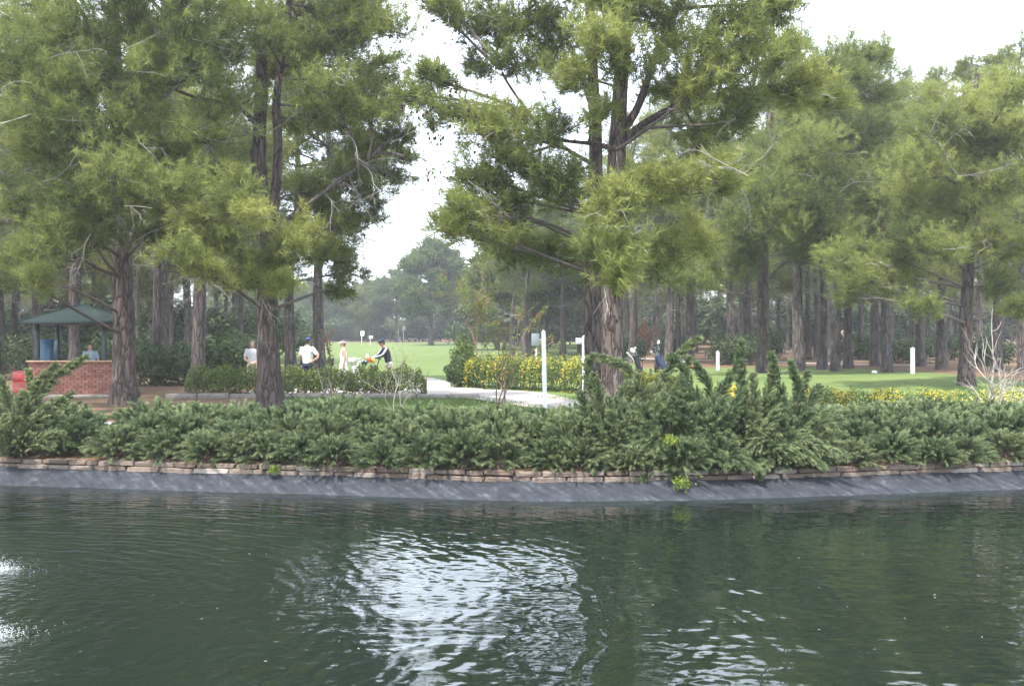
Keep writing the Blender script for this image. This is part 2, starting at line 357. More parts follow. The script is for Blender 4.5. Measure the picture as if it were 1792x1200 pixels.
FOUNTAINS = [(-5.02, 10.2), (-3.95, 7.9)]
def water_mat():
    m, n, b = mat('pond_water')
    b.inputs['Base Color'].default_value = (.0060, .0105, .0082, 1); b.inputs['Roughness'].default_value = .012; b.inputs['IOR'].default_value = 1.333
    t = nd(n, 'ShaderNodeTexCoord')
    def noise(s, d, sx=1, sy=1, rot=0):
        mp = nd(n, 'ShaderNodeMapping'); mp.inputs['Scale'].default_value = (sx, sy, 1); mp.inputs['Rotation'].default_value = (0, 0, rot); n.links.new(t.outputs['Object'], mp.inputs['Vector'])
        z = nd(n, 'ShaderNodeTexNoise', Scale=s, Detail=d, Roughness=.5); n.links.new(mp.outputs[0], z.inputs['Vector']); return z
    def mul(a, k):
        x = nd(n, 'ShaderNodeMath', operation='MULTIPLY'); n.links.new(a, x.inputs[0])
        if isinstance(k, float): x.inputs[1].default_value = k
        else: n.links.new(k, x.inputs[1])
        return x.outputs[0]
    def add(a, c):
        x = nd(n, 'ShaderNodeMath', operation='ADD'); n.links.new(a, x.inputs[0]); n.links.new(c, x.inputs[1]); return x.outputs[0]
    # distance to the fountain gives choppiness
    mpf = nd(n, 'ShaderNodeMapping'); mpf.inputs['Location'].default_value = (5.4, -8.6, 0); n.links.new(t.outputs['Object'], mpf.inputs['Vector'])
    ln = nd(n, 'ShaderNodeVectorMath', operation='LENGTH'); n.links.new(mpf.outputs[0], ln.inputs[0])
    fall = nd(n, 'ShaderNodeMapRange', interpolation_type='SMOOTHSTEP'); fall.inputs['From Min'].default_value = 1.5; fall.inputs['From Max'].default_value = 6.0
    fall.inputs['To Min'].default_value = 1.0; fall.inputs['To Max'].default_value = .0; n.links.new(ln.outputs['Value'], fall.inputs['Value'])
    wv = nd(n, 'ShaderNodeTexWave', wave_type='RINGS', rings_direction='Z', Scale=1.5, Distortion=7.0, Detail=2.5); wv.inputs['Detail Scale'].default_value = 1.3
    n.links.new(mpf.outputs[0], wv.inputs['Vector'])
    calm = mul(noise(1.7, 2.0, 1, 1.6, .3).outputs['Fac'], .016)
    small = mul(noise(9.0, 2.0, 1, 1.3, -.4).outputs['Fac'], .0008)
    ringa = nd(n, 'ShaderNodeMapRange', interpolation_type='SMOOTHSTEP'); ringa.inputs['From Min'].default_value = 4.0; ringa.inputs['From Max'].default_value = 10.0
    ringa.inputs['To Min'].default_value = .0034; ringa.inputs['To Max'].default_value = .0004; n.links.new(ln.outputs['Value'], ringa.inputs['Value'])
    rings = mul(wv.outputs['Fac'], ringa.outputs[0])
    chop = mul(mul(noise(11.0, 3.0).outputs['Fac'], .013), fall.outputs[0])
    h = add(add(calm, small), add(rings, chop))
    bp = nd(n, 'ShaderNodeBump', Strength=1.0, Distance=1.0); n.links.new(h, bp.inputs['Height']); n.links.new(bp.outputs[0], b.inputs['Normal'])
    return m
M['water'] = water_mat()

# ------------------------------------------------------------------ setting: terrain
WATER_Z = -.45
_sx = np.array([-400, -40, -20, -12, -7.95, -5.1, -2.46, .03, 2.42, 5.0, 7.7, 12, 20, 40, 400])
_sy = np.array([20, 20, 18.5, 17.2, 16.4, 15.77, 15.3, 14.66, 14.75, 15.3, 15.95, 16.8, 18, 19, 19])
_fx = np.linspace(-60, 60, 1201); _fy = np.interp(_fx, _sx, _sy)
_k = np.hanning(31); _k /= _k.sum(); _fy = np.convolve(np.pad(_fy, 15, mode='edge'), _k, 'valid')
def shore(x): return np.interp(x, _fx, _fy)
def wally(x): return shore(x) + .62
def hgt(x, y):
    x = np.asarray(x, float); y = np.asarray(y, float)
    h = .15 * sstep(29, 37, y) + 1.95 * sstep(45, 215, y) + 5.0 * sstep(213, 330, y)
    h = h + .32 * sstep(3.5, 8.5, x) * sstep(32, 41, y) * (1 - sstep(70, 120, y))
    h = h + .05 * np.sin(x * .31 + 1) * np.sin(y * .27) * sstep(28, 45, y)
    return h - .02 - .10 * (1 - sstep(.0, .9, y - wally(x)))
def litter(x, y):                      # 1 = pine litter, 0 = lawn
    px = 896 + x / np.maximum(y, 1) * FPX
    left = 1 - sstep(430, 500, px + 14 * np.sin(y * .35))
    tee = sstep(-1.2, 1.2, (y - (56 - np.clip(px - 1440, 0, 800) * .052))) * sstep(1080, 1150, px)
    far = sstep(165, 185, y)
    wood = sstep(78, 90, y) * sstep(2.0, 8.0, x - y * .03)
    bed = 1 - sstep(1.9, 2.6, y - wally(x))
    return np.clip(np.maximum.reduce([left, tee, far * .8, wood, bed]), 0, 1)
gx = np.sinh(np.linspace(-5.2, 5.2, 261)) / math.sinh(5.2) * 450
gs = np.concatenate([[0], np.cumsum(.22 * 1.026 ** np.arange(170))]); gs = gs[gs < 520]
gs = np.append(gs, [540, 620])
X = np.broadcast_to(gx, (len(gs), len(gx))); Y = wally(gx)[None] + .08 + gs[:, None]
Z = hgt(X, Y)
g = G(); idx = np.arange(X.size).reshape(X.shape)
g.add(np.stack([X, Y, Z], -1).reshape(-1, 3), np.stack([idx[:-1, :-1], idx[:-1, 1:], idx[1:, 1:], idx[1:, :-1]], -1).reshape(-1, 4), litter(X, Y).ravel())
setp(part('ground', g, M['ground']), 'lawn and brown pine litter stretching from the pond to the woods', kind='structure')

g = G(); gxx = np.linspace(-45, 45, 60); gyy = np.linspace(-14, 21, 30); X, Y = np.meshgrid(gxx, gyy)
idx = np.arange(X.size).reshape(X.shape)
Yc = np.minimum(Y, shore(X) + .12)
g.add(np.stack([X, Yc, np.full(X.shape, WATER_Z)], -1).reshape(-1, 3), np.stack([idx[:-1, :-1], idx[:-1, 1:], idx[1:, 1:], idx[1:, :-1]], -1).reshape(-1, 4))
setp(part('pond_water', g, M['water']), 'dark green rippled pond water reflecting trees and pale sky', kind='structure')

def liner():
    g = G(); xs = np.linspace(-24, 24, 800); ts = np.linspace(-.55, 1.02, 15)
    X, T = np.meshgrid(xs, ts)
    y = shore(X) + T * .60
    z = WATER_Z + np.where(T > 0, T * .205, T * .5)
    # folds run slantwise down the slope
    rr = np.random.default_rng(5); f = np.zeros(X.shape)
    for _ in range(60):
        x0 = rr.uniform(-12, 12); wd = rr.uniform(.015, .05); sl = rr.uniform(-.9, .5); a = rr.uniform(.004, .016)
        f += a * np.exp(-((X - x0 - sl * T * .6) / wd) ** 2)
    f += .006 * np.sin(X * 5.3 + np.sin(X * 1.7) * 2 + T * 2.0)
    f = f * np.clip(T + .3, 0, 1)
    idx = np.arange(X.size).reshape(X.shape)
    g.add(np.stack([X, y - f * .4, z + f], -1).reshape(-1, 3), np.stack([idx[:-1, :-1], idx[:-1, 1:], idx[1:, 1:], idx[1:, :-1]], -1).reshape(-1, 4))
    setp(part('pond_liner', g, M['liner']), 'dark grey blue plastic pond liner wrinkled along the bank under the stones', 'pond liner')
liner()

# gravel path, kerb, paving
def strip(name, pts, widths, m, lift=.012, n=60, kind='structure', label=None):
    c = spline(np.array([(a, b, 0) for a, b in pts], float), n); wd = np.interp(np.linspace(0, 1, n), np.linspace(0, 1, len(widths)), widths)
    T = nrm(np.gradient(c, axis=0)); S = np.stack([-T[:, 1], T[:, 0], 0 * T[:, 0]], -1)
    g = G(); k = 7; cols = []
    rr = np.random.default_rng(3)
    for j in range(k):
        u = j / (k - 1) - .5; e = (rr.normal(0, .05, n) if j in (0, k - 1) else 0)
        q = c + S * (wd * u + e)[:, None]; q[:, 2] = hgt(q[:, 0], q[:, 1]) + lift; cols.append(q)
    V = np.stack(cols, 1); idx = np.arange(n * k).reshape(n, k)
    g.add(V.reshape(-1, 3), np.stack([idx[:-1, :-1], idx[:-1, 1:], idx[1:, 1:], idx[1:, :-1]], -1).reshape(-1, 4)[:, ::-1])
    return setp(part(name, g, m), label, kind=kind)
strip('gravel_path', [(-8.6, 35.9), (-6.5, 35.7), (-4.2, 35.6), (-1.0, 34.6), (.6, 31.5), (2.2, 28.2), (5.5, 26.0), (12, 25.0)], [2.6, 2.6, 2.8, 3.4, 2.6, 2.0, 1.8, 1.8], M['gravel'], .03, label='pale gravel path curving through the garden')
strip('gravel_path', [(-2.0, 35.6), (-2.9, 39.5), (-4.0, 46), (-6.2, 56)], [2.4, 2.0, 1.6, 1.2], M['gravel'], .038, label='pale gravel branch path leading to the fairway')
strip('asphalt_path', [(-16, 25.5), (-9.5, 23.0), (-7.5, 21.5), (-5.5, 20.8)], [1.3, 1.3, 1.1, .8], M['paving'], .02, label='grey path patch behind the left juniper')
strip('cart_track', [(3.0, 88), (9, 78), (16, 66), (24, 58)], [2, 2, 2, 2], M['gravel'], .03, label='pale track at the edge of the wood')
kr = bpy.data.objects.new('path_kerb', None); COL.objects.link(kr); kr.location = (-6, 32.6, .02); setp(kr, 'concrete kerb along the low hedge', kind='structure')
gk = G(); box(gk, (0, 0, 0), (.94, .14, .24), bev=.02); km = gk.mesh('kerbstone')
for i in range(10):
    x = -10.2 + i * .97; o = part('kerbstone', km, M['kerb'], kr, local=True, loc=(x + 6, .12 * math.sin(i * .5), .05 + .01 * math.sin(i * 2.1)))
    o.rotation_euler = (0, 0, .03 * math.sin(i * 1.7))

# dry-laid stone edging of the pond
def stone_wall():
    t = thing('stone_wall', 'low pinkish stone retaining wall along the far bank of the pond', 'wall', (0, float(wally(0)), -.27))
    rr = np.random.default_rng(21)
    meshes = []
    for k in range(10):                       # a few rough block shapes, unit sized
        gg = G(); box(gg, (0, 0, 0), (1, 1, 1), bev=.10)
        v = gg.v[0]; v += rr.normal(0, .030, v.shape).astype(np.float32); meshes.append(gg.mesh('stone', smooth=False)); meshes[-1].materials.append(M['stone'])
    base = np.array(t.location); z = -.27
    for c, hgt_c in enumerate((.085, .080)):
        x = -9.6 + rr.uniform(0, .3)
        while x < 9.6:
            L = rr.uniform(.20, .52) if c else rr.uniform(.26, .60)
            if c < 2 or rr.random() < .55:
                xm = x + L / 2; ym = float(wally(xm)); sl = float(wally(xm + .2) - wally(xm - .2)) / .4
                dep = .20; o = bpy.data.objects.new('stone', meshes[rr.integers(10)]); COL.objects.link(o); o.parent = t
                p = np.array([xm, ym + rr.uniform(-.025, .025) + c * .012 + .06, z + hgt_c / 2 + rr.uniform(-.006, .006)]) - base
                o.location = p; o.scale = (L - .018, dep, hgt_c - .012 + rr.uniform(-.01, .006)); o.rotation_euler = (rr.normal(0, .03), rr.normal(0, .012), math.atan(sl) + rr.normal(0, .03))
            x += L
        z += hgt_c
    g = G(); xs = np.linspace(-24, 24, 200); yw = wally(xs) + .10
    V = np.stack([np.stack([xs, yw, np.full_like(xs, -.33)], -1), np.stack([xs, yw, np.full_like(xs, -.125)], -1), np.stack([xs, yw + .12, np.full_like(xs, -.12)], -1)], 1)
    idx = np.arange(600).reshape(200, 3); g.add(V.reshape(-1, 3), np.stack([idx[:-1, :-1], idx[1:, :-1], idx[1:, 1:], idx[:-1, 1:]], -1).reshape(-1, 4))
    part('mortar_bed', g, M['mortar'], t)
stone_wall()

# ------------------------------------------------------------------ vegetation builders
def tufts(g, pos, dr, K, shoot, nl, nw, tint, rr, spread=(.35, 1.15)):
    Mn = len(pos)
    if Mn == 0: return
    dr = nrm(dr); ref = np.where(np.abs(dr[:, 2:3]) > .9, np.array([[1., 0, 0]]), np.array([[0., 0, 1]]))
    U = nrm(np.cross(dr, ref)); W = np.cross(dr, U)
    s = rr.random((Mn, K)) * shoot; az = rr.random((Mn, K)) * 2 * np.pi; th = rr.uniform(spread[0], spread[1], (Mn, K))
    nd_ = dr[:, None] * np.cos(th)[..., None] + (U[:, None] * np.cos(az)[..., None] + W[:, None] * np.sin(az)[..., None]) * np.sin(th)[..., None]
    L = nl * rr.uniform(.75, 1.2, (Mn, K))
    b = pos[:, None] + dr[:, None] * s[..., None]; tip = b + nd_ * L[..., None]; tip[..., 2] -= .12 * L
    side = nrm(np.cross(nd_, rr.normal(size=(Mn, K, 3)))) * (nw / 2)
    V = np.stack([b - side, b + side, tip], 2).reshape(-1, 3)
    tt = np.repeat(np.clip(tint[:, None] + rr.normal(0, .12, (Mn, K)), 0, 1), 3, axis=1).ravel()
    g.add(V, np.arange(len(V)).reshape(-1, 3), tt)

def clump(gw, gn, start, c, rad, rr, ntw, per, K, shoot, nl, nw, rlimb, tbase=.55, ctrl=None, limbpts=None):
    """a limb from the trunk to a foliage pad, its twigs, and the needle tufts along them"""
    start = np.asarray(start, float); c = np.asarray(c, float); L = np.linalg.norm(c - start)
    if limbpts is None:
        mid = (start + c) / 2 + np.array([rr.normal(0, .08), rr.normal(0, .08), rr.uniform(-.02, .12)]) * L if ctrl is None else ctrl
        limbpts = bez(start, mid, c, 9)
    r = np.linspace(rlimb, max(.012, rlimb * .3), len(limbpts))
    tubes(gw, limbpts, r, 6)
    u = rr.normal(size=(ntw, 3)); u = nrm(u) * (rr.random((ntw, 1)) ** .42); u[:, 2] = u[:, 2] * .9 + .08
    end = c + u * rad
    k = np.clip((rr.uniform(.45, 1.0, ntw) * (len(limbpts) - 1)).astype(int), 0, len(limbpts) - 1)
    s0 = limbpts[k]; m = (s0 + end) / 2; m[:, 2] -= .10 * np.linalg.norm(end - s0, axis=1)
    t = np.linspace(0, 1, 4)[None, :, None]
    tw = (1 - t) ** 2 * s0[:, None] + 2 * t * (1 - t) * m[:, None] + t * t * end[:, None]
    tubes(gw, tw, np.broadcast_to(np.linspace(.5, .2, 4) * min(.03, rlimb * .6), (ntw, 4)), 3)
    tt = rr.uniform(.42, 1.0, (ntw, per)); ti = (tt * 3).clip(0, 2.999); i0 = ti.astype(int); fr = (ti - i0)[..., None]
    a = tw[np.arange(ntw)[:, None], i0]; b2 = tw[np.arange(ntw)[:, None], i0 + 1]
    rs = np.mean(rad)
    pos = a + (b2 - a) * fr + rr.normal(0, .11 * rs + .03, (ntw, per, 3)); d = nrm(b2 - a)
    dirs = d * .6 + np.array([0, 0, .55]) + rr.normal(0, .45, (ntw, per, 3))
    pos = pos.reshape(-1, 3); dirs = dirs.reshape(-1, 3)
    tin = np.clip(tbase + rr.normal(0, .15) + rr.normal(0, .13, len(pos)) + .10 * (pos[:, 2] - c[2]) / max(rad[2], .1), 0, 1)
    tufts(gn, pos, dirs, K, shoot, nl, nw, tin, rr)
    return pos

def trunk(g, pts, r0, r1, rr, n=22, S=14, flare=1.45):
    p = spline(pts, n); t = np.linspace(0, 1, n); r = r0 + (r1 - r0) * t; r[0] *= flare; r[1] *= 1 + (flare - 1) * .4
    r = r * (1 + rr.normal(0, .025, n))
    i0 = len(g.v); tubes(g, p, r, S)
    v = g.v[i0].reshape(n, S, 3); lob = 1 + .07 * np.sin(np.arange(S) / S * 2 * np.pi * 3 + rr.uniform(0, 6))[None, :, None] + rr.normal(0, .022, (n, S, 1))
    g.v[i0] = ((v - p[:, None]) * lob + p[:, None]).reshape(-1, 3).astype(np.float32)
    return p, r
def on_path(p, z):
    i = int(np.argmin(np.abs(p[:, 2] - z))); return p[i]

def dead_twigs(g, start, d, L, r, rr, depth=3, droop=-.1):
    n = 5; p = [np.asarray(start, float)]; d = nrm(np.asarray(d, float))
    for i in range(n - 1):
        d = nrm(d + rr.normal(0, .26, 3) + np.array([0, 0, droop * .3])); p.append(p[-1] + d * L / (n - 1))
    p = np.array(p); tubes(g, p, np.linspace(r, r * .45, n), 3)
    if depth > 0:
        for k in range(rr.integers(2, 5)):
            i = rr.integers(1, n); dd = nrm(p[i] - p[i - 1]) + rr.normal(0, .65, 3)
            dead_twigs(g, p[i], dd, L * rr.uniform(.35, .65), r * .55, rr, depth - 1, droop)

def cones(g, pos, rr):
    for p in pos:
        s = rr.uniform(.75, 1.15); ell(g, p, (.030 * s, .030 * s, .045 * s), 6, 4)

def near_pine(label, stems, base, clumps, m_needle, seed, dead=(), cone_pos=(), K=20, dens=1.0, group=None, rl=.05, nw=.01785, name='pine_tree'):
    rr = np.random.default_rng(seed)
    t = thing(name, label, 'tree', (base[0], base[1], float(hgt(base[0], base[1]))), group=group)
    gt, gw, gn = G(), G(), G(); paths = []
    for pts, r0, r1 in stems:
        pts = np.array(pts, float)
        if len(paths) == 0: pts[0, 2] = float(hgt(pts[0, 0], pts[0, 1])) - .15
        p, _ = trunk(gt, pts, r0, r1, rr, flare=1.4 if len(paths) == 0 else 1.0); paths.append(p)
    allp = np.concatenate(paths)
    allpos = []
    for cl in clumps:
        px, py, rp, d = cl[:4]; tb = cl[4] if len(cl) > 4 else .55
        c = P(px, py, d); rad = rp * 1.28 / FPX * d * np.array([1.0, 1.0, .74])
        hz = math.hypot(c[0] - base[0], c[1] - base[1])
        zs = c[2] - .13 * hz - .1 + rr.uniform(-.5, .5)
        cand = allp[np.abs(allp[:, 2] - zs) < .9]
        if len(cand) == 0: cand = allp
        s = cand[np.argmin(np.linalg.norm((cand - c)[:, :2], axis=1) + .3 * np.abs(cand[:, 2] - zs))]
        n = max(12, int(dens * 17.5 * (rad[0] / .8) ** 1.5))
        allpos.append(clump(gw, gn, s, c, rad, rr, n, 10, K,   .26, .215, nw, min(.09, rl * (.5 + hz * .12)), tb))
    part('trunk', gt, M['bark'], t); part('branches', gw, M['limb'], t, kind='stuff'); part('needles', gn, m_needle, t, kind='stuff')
    gd = G(); pall = np.concatenate(allpos + [allp])
    for px, py, d, dx, dy, L in dead:
        s = P(px, py, d); s = pall[np.argmin(np.linalg.norm(pall - s, axis=1))]; dead_twigs(gd, s, (dx, rr.normal(0, .3), dy), L * 1.0, .0115, rr)
    tp = np.concatenate(allpos)
    for q in tp[rr.choice(len(tp), 34)]:                  # small bare grey twigs poking out of the pads
        dead_twigs(gd, q, (rr.normal(0, 1), -.6, rr.normal(-.1, .4)), rr.uniform(.4, .9), .0085, rr, 1)
    if gd.n: part('dead_twigs', gd, M['dead'], t, kind='stuff')
    gc = G()
    pos = np.concatenate(allpos)
    k = rr.choice(len(pos), 90, replace=False); cones(gc, pos[k] - np.array([0, 0, .12]), rr)
    for px, py, sx, sy, nn, d in cone_pos:
        q = [P(px + rr.normal(0, sx), py + rr.normal(0, sy), d + rr.normal(0, .5)) for _ in range(nn)]
        near = [pos[np.argmin(np.linalg.norm(pos - a, axis=1))] + rr.normal(0, .08, 3) - np.array([0, 0, .06]) for a in q]
        cones(gc, near, rr)
    part('cones', gc, M['cone'], t, kind='stuff')
    return t

# ---- prototypes for the woods: irregular tall pines, unit size in metres
def wood_pine(seed, H, base_f, spread, lean, tb):
    rr = np.random.default_rng(seed); gt, gw, gn, gd = G(), G(), G(), G()
    pts = [(0, 0, -.4), (lean * .2, .1, H * .3), (lean * .5 + rr.normal(0, .2), rr.normal(0, .2), H * .6), (lean * .8, rr.normal(0, .3), H * .97)]
    p, _ = trunk(gt, pts, .27, .05, rr, n=18, S=10, flare=1.35)
    z = H * base_f; ang = rr.uniform(0, 6)
    while z < H * .98:
        f = (z / H - base_f) / (1 - base_f); L = spread * (1 - f) ** .55 * (.75 + .5 * rr.random()) + .45
        if f < .12: L *= .8
        for k in range(2 if f > .1 else 1):
            ang += 2.4 + rr.normal(0, .35); s = on_path(p, z); up = .12 + .35 * f
            c = s + np.array([math.cos(ang) * L, math.sin(ang) * L, L * up + rr.normal(0, .15)])
            r = (.62 + .30 * L) * rr.uniform(.75, 1.15)
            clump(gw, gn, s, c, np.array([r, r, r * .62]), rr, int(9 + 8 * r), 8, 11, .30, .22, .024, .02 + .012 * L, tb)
            if L > 2.2:
                c2 = s + (c - s) * .55 + rr.normal(0, .3, 3); clump(gw, gn, s, c2, np.array([r, r, r * .6]) * .7, rr, 9, 7, 11, .30, .22, .024, .02, tb - .12)
        z += H * .034 * rr.uniform(.8, 1.3)
    for k in range(9):
        z = H * rr.uniform(.22, base_f + .25); a = rr.uniform(0, 6.28)
        dead_twigs(gd, on_path(p, z), (math.cos(a), math.sin(a), .1), rr.uniform(.9, 2.2), .022, rr, 2)
    return dict(trunk=gt.mesh('trunk'), branches=gw.mesh('branches'), needles=gn.mesh('needles'), dead=gd.mesh('dead_twigs'), H=H)
PROTO = [wood_pine(101, 16, .40, 3.0, .5, .55), wood_pine(102, 17, .34, 3.3, -.7, .6), wood_pine(103, 15, .46, 2.6, .2, .5), wood_pine(104, 18, .44, 3.4, -.3, .55), wood_pine(105, 16, .30, 2.9, .9, .6)]
for q in PROTO:
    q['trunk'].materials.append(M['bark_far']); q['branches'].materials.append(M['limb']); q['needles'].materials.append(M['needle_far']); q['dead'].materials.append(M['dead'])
def place_pine(k, x, y, H, rz, label, group, thick=1.0):
    q = PROTO[k % len(PROTO)]; s = H / q['H']
    t = thing('pine_tree', label, 'tree', (x, y, float(hgt(x, y))), rz, group)
    for nm, me in (('trunk', q['trunk']), ('branches', q['branches']), ('needles', q['needles']), ('dead_twigs', q['dead'])):
        o = bpy.data.objects.new(nm, me); COL.objects.link(o); o.parent = t
        o.scale = (s * thick, s * thick, s) if nm == 'trunk' else (s, s, s)
        if nm != 'trunk': o['kind'] = 'stuff'
    return t
def stone_pine(seed, H, rw, dense=1.0):
    rr = np.random.default_rng(seed); gt, gw, gn = G(), G(), G()
    p, _ = trunk(gt, [(0, 0, -.5), (.1, 0, H * .25), (0, .1, H * .55), (.1, 0, H * .8)], .33, .1, rr, 14, 10)
    n = int(84 * dense)
    for k in range(n):
        u = nrm(rr.normal(size=3)); 
        if u[2] < -.75: u[2] *= -.6
        c = np.array([0, 0, H * .58]) + u * np.array([rw, rw, H * .40]) * rr.uniform(.62, 1.0)
        r = rr.uniform(.9, 1.5); s = on_path(p, max(H * .22, c[2] - 1.6))
        clump(gw, gn, s, c, np.array([r, r, r * .6]), rr, 22, 9, 6, .28, .30, .13, .05, .45 + .1 * u[2])
    return dict(trunk=gt.mesh('trunk'), branches=gw.mesh('branches'), needles=gn.mesh('needles'), H=H)
SPROTO = [stone_pine(201, 13, 4.7), stone_pine(202, 11, 4.4)]
for q in SPROTO:
    q['trunk'].materials.append(M['bark_far']); q['branches'].materials.append(M['limb']); q['needles'].materials.append(M['stone_needle'])
def place_stone(k, x, y, H, rz, label, group=None):
    q = SPROTO[k % 2]; s = H / q['H']; t = thing('stone_pine', label, 'tree', (x, y, float(hgt(x, y))), rz, group)
    for nm in ('trunk', 'branches', 'needles'):
        o = bpy.data.objects.new(nm, q[nm]); COL.objects.link(o); o.parent = t; o.scale = (s, s, s)
        if nm != 'trunk': o['kind'] = 'stuff'
    return t

# ------------------------------------------------------------------ the big pines near the pond
def pxs(lst, d): return [P(x, y, d + (l[0] if (l := rest) else 0)) for x, y, *rest in lst]
rr0 = np.random.default_rng(3)
def withd(lst, lo, hi, tb=.55):
    return [(x, y, r, rr0.uniform(lo, hi), tb) for x, y, r in lst]

# centre, front trunk
d = 23.5
near_pine('big pine with reddish trunk at the centre, right of its twin trunk',
    [(pxs([(1074, 735), (1073, 600), (1074, 480), (1078, 330), (1084, 200), (1092, 60), (1100, -120), (1105, -260)], d), .27, .10),
     (pxs([(1086, 250), (1130, 215), (1200, 180), (1290, 160), (1370, 152), (1450, 170)], d), .095, .03),
     (pxs([(1088, 235), (1120, 180), (1150, 90), (1190, 0), (1210, -150)], d), .10, .05),
     (pxs([(1080, 262), (1040, 252), (1000, 248), (930, 240)], d - .5), .06, .03)],
    P(1074, 735, d)[:2],
    withd([(1050, 60, 62), (1095, 110, 55), (1150, 40, 75), (1205, 100, 62), (1260, 40, 66), (1330, 25, 60), (1378, 10, 42), (1240, 135, 52), (1175, 160, 45), (1300, 80, 50),
           (1090, 5, 66), (1015, 140, 55), (1240, -60, 80), (1120, -80, 80), (1000, -40, 80), (1330, -60, 60), (1040, 200, 34), (1130, 330, 55), (1150, -160, 90), (1050, -180, 90), (1250, -170, 80)], d - 3.0, d + 1.2, .58)
    + withd([(1230, 240, 50), (1180, 330, 55), (1255, 320, 60), (1225, 415, 56), (1160, 455, 50), (1300, 215, 44)], d - 3.0, d + .5, .62)
    + withd([(1200, 165, 40), (1275, 150, 40), (1340, 125, 44), (1385, 165, 40), (1430, 140, 36), (1470, 175, 34), (1390, 85, 36), (1320, 175, 36)], d - 1.2, d + 1.0, .52)
    + withd([(1070, 390, 50), (1045, 440, 46), (1100, 440, 52), (1075, 345, 34), (1075, 480, 40)], d - 3.4, d - 2.2, .60),
    M['needle'], 31,
    dead=[(1082, 270, d - .3, -.2, -.9, 1.0), (1210, 290, d - 2, .6, -.3, 1.1), (1330, 300, d - 2.5, -.5, .3, 1.2), (1250, 150, d, .8, .1, 1.2), (1420, 250, d - 2, -.6, -.2, 1.0), (1290, 340, d - 3, .5, -.5, 1.0), (1110, 230, d, .8, .3, 1.2), (1460, 300, d - 2.5, .6, .5, 1.0), (1180, 470, d - 3, -.5, .6, .7)],
    cone_pos=[(1330, 60, 25, 20, 30, d), (1290, 120, 25, 12, 25, d), (1260, 80, 40, 30, 20, d)])

# centre, rear trunk
d = 25.5
near_pine('tall pine at the centre whose thinner left twin trunk stands just behind',
    [(pxs([(1040, 722), (1039, 600), (1038, 480), (1042, 330), (1042, 220), (1036, 100), (1030, -60), (1028, -230)], d), .25, .08),
     (pxs([(1040, 200), (1010, 110), (985, 60), (940, 10), (900, -60)], d), .07, .03),
     (pxs([(1040, 290), (960, 240), (930, 205), (880, 130), (890, 110)], d - .5), .05, .022)],
    P(1040, 722, d)[:2],
    withd([(860, 55, 62), (925, 45, 62), (800, 25, 42), (845, 118, 36), (898, 118, 38), (965, 110, 46), (1000, 60, 52), (770, 5, 36), (880, -40, 66), (960, -60, 70), (900, -130, 80), (1000, -150, 80)], d - 2.5, d + 1.5, .48)
    + withd([(765, 200, 40), (825, 215, 55), (890, 225, 55), (955, 235, 50), (870, 280, 58), (805, 295, 44), (930, 300, 50), (985, 310, 44), (780, 365, 42), (832, 345, 50), (895, 360, 48), (955, 330, 38), (770, 395, 24), (820, 390, 30), (720, 165, 36), (745, 135, 26)], d - 3.5, d - 1, .58)
    + withd([(895, 440, 46), (945, 430, 42), (1000, 455, 48), (870, 425, 36), (1010, 350, 28)], d - 1, d + 2, .35),
    M['needle'], 37,
    dead=[(900, 240, d - 2, -.7, -.3, 1.1), (975, 260, d - 1, -.6, -.6, 1.1), (860, 300, d - 3, .6, -.3, .9), (940, 400, d - 1, -.8, -.2, 1.4), (990, 385, d - 1, -.9, -.15, 1.5), (850, 170, d - 2, -.6, .4, .9)],
    cone_pos=[(760, 200, 30, 40, 60, d - 2), (770, 50, 10, 12, 10, d - 2), (900, 90, 30, 20, 30, d), (740, 260, 15, 15, 14, d - 2), (800, 140, 20, 25, 24, d - 2)])

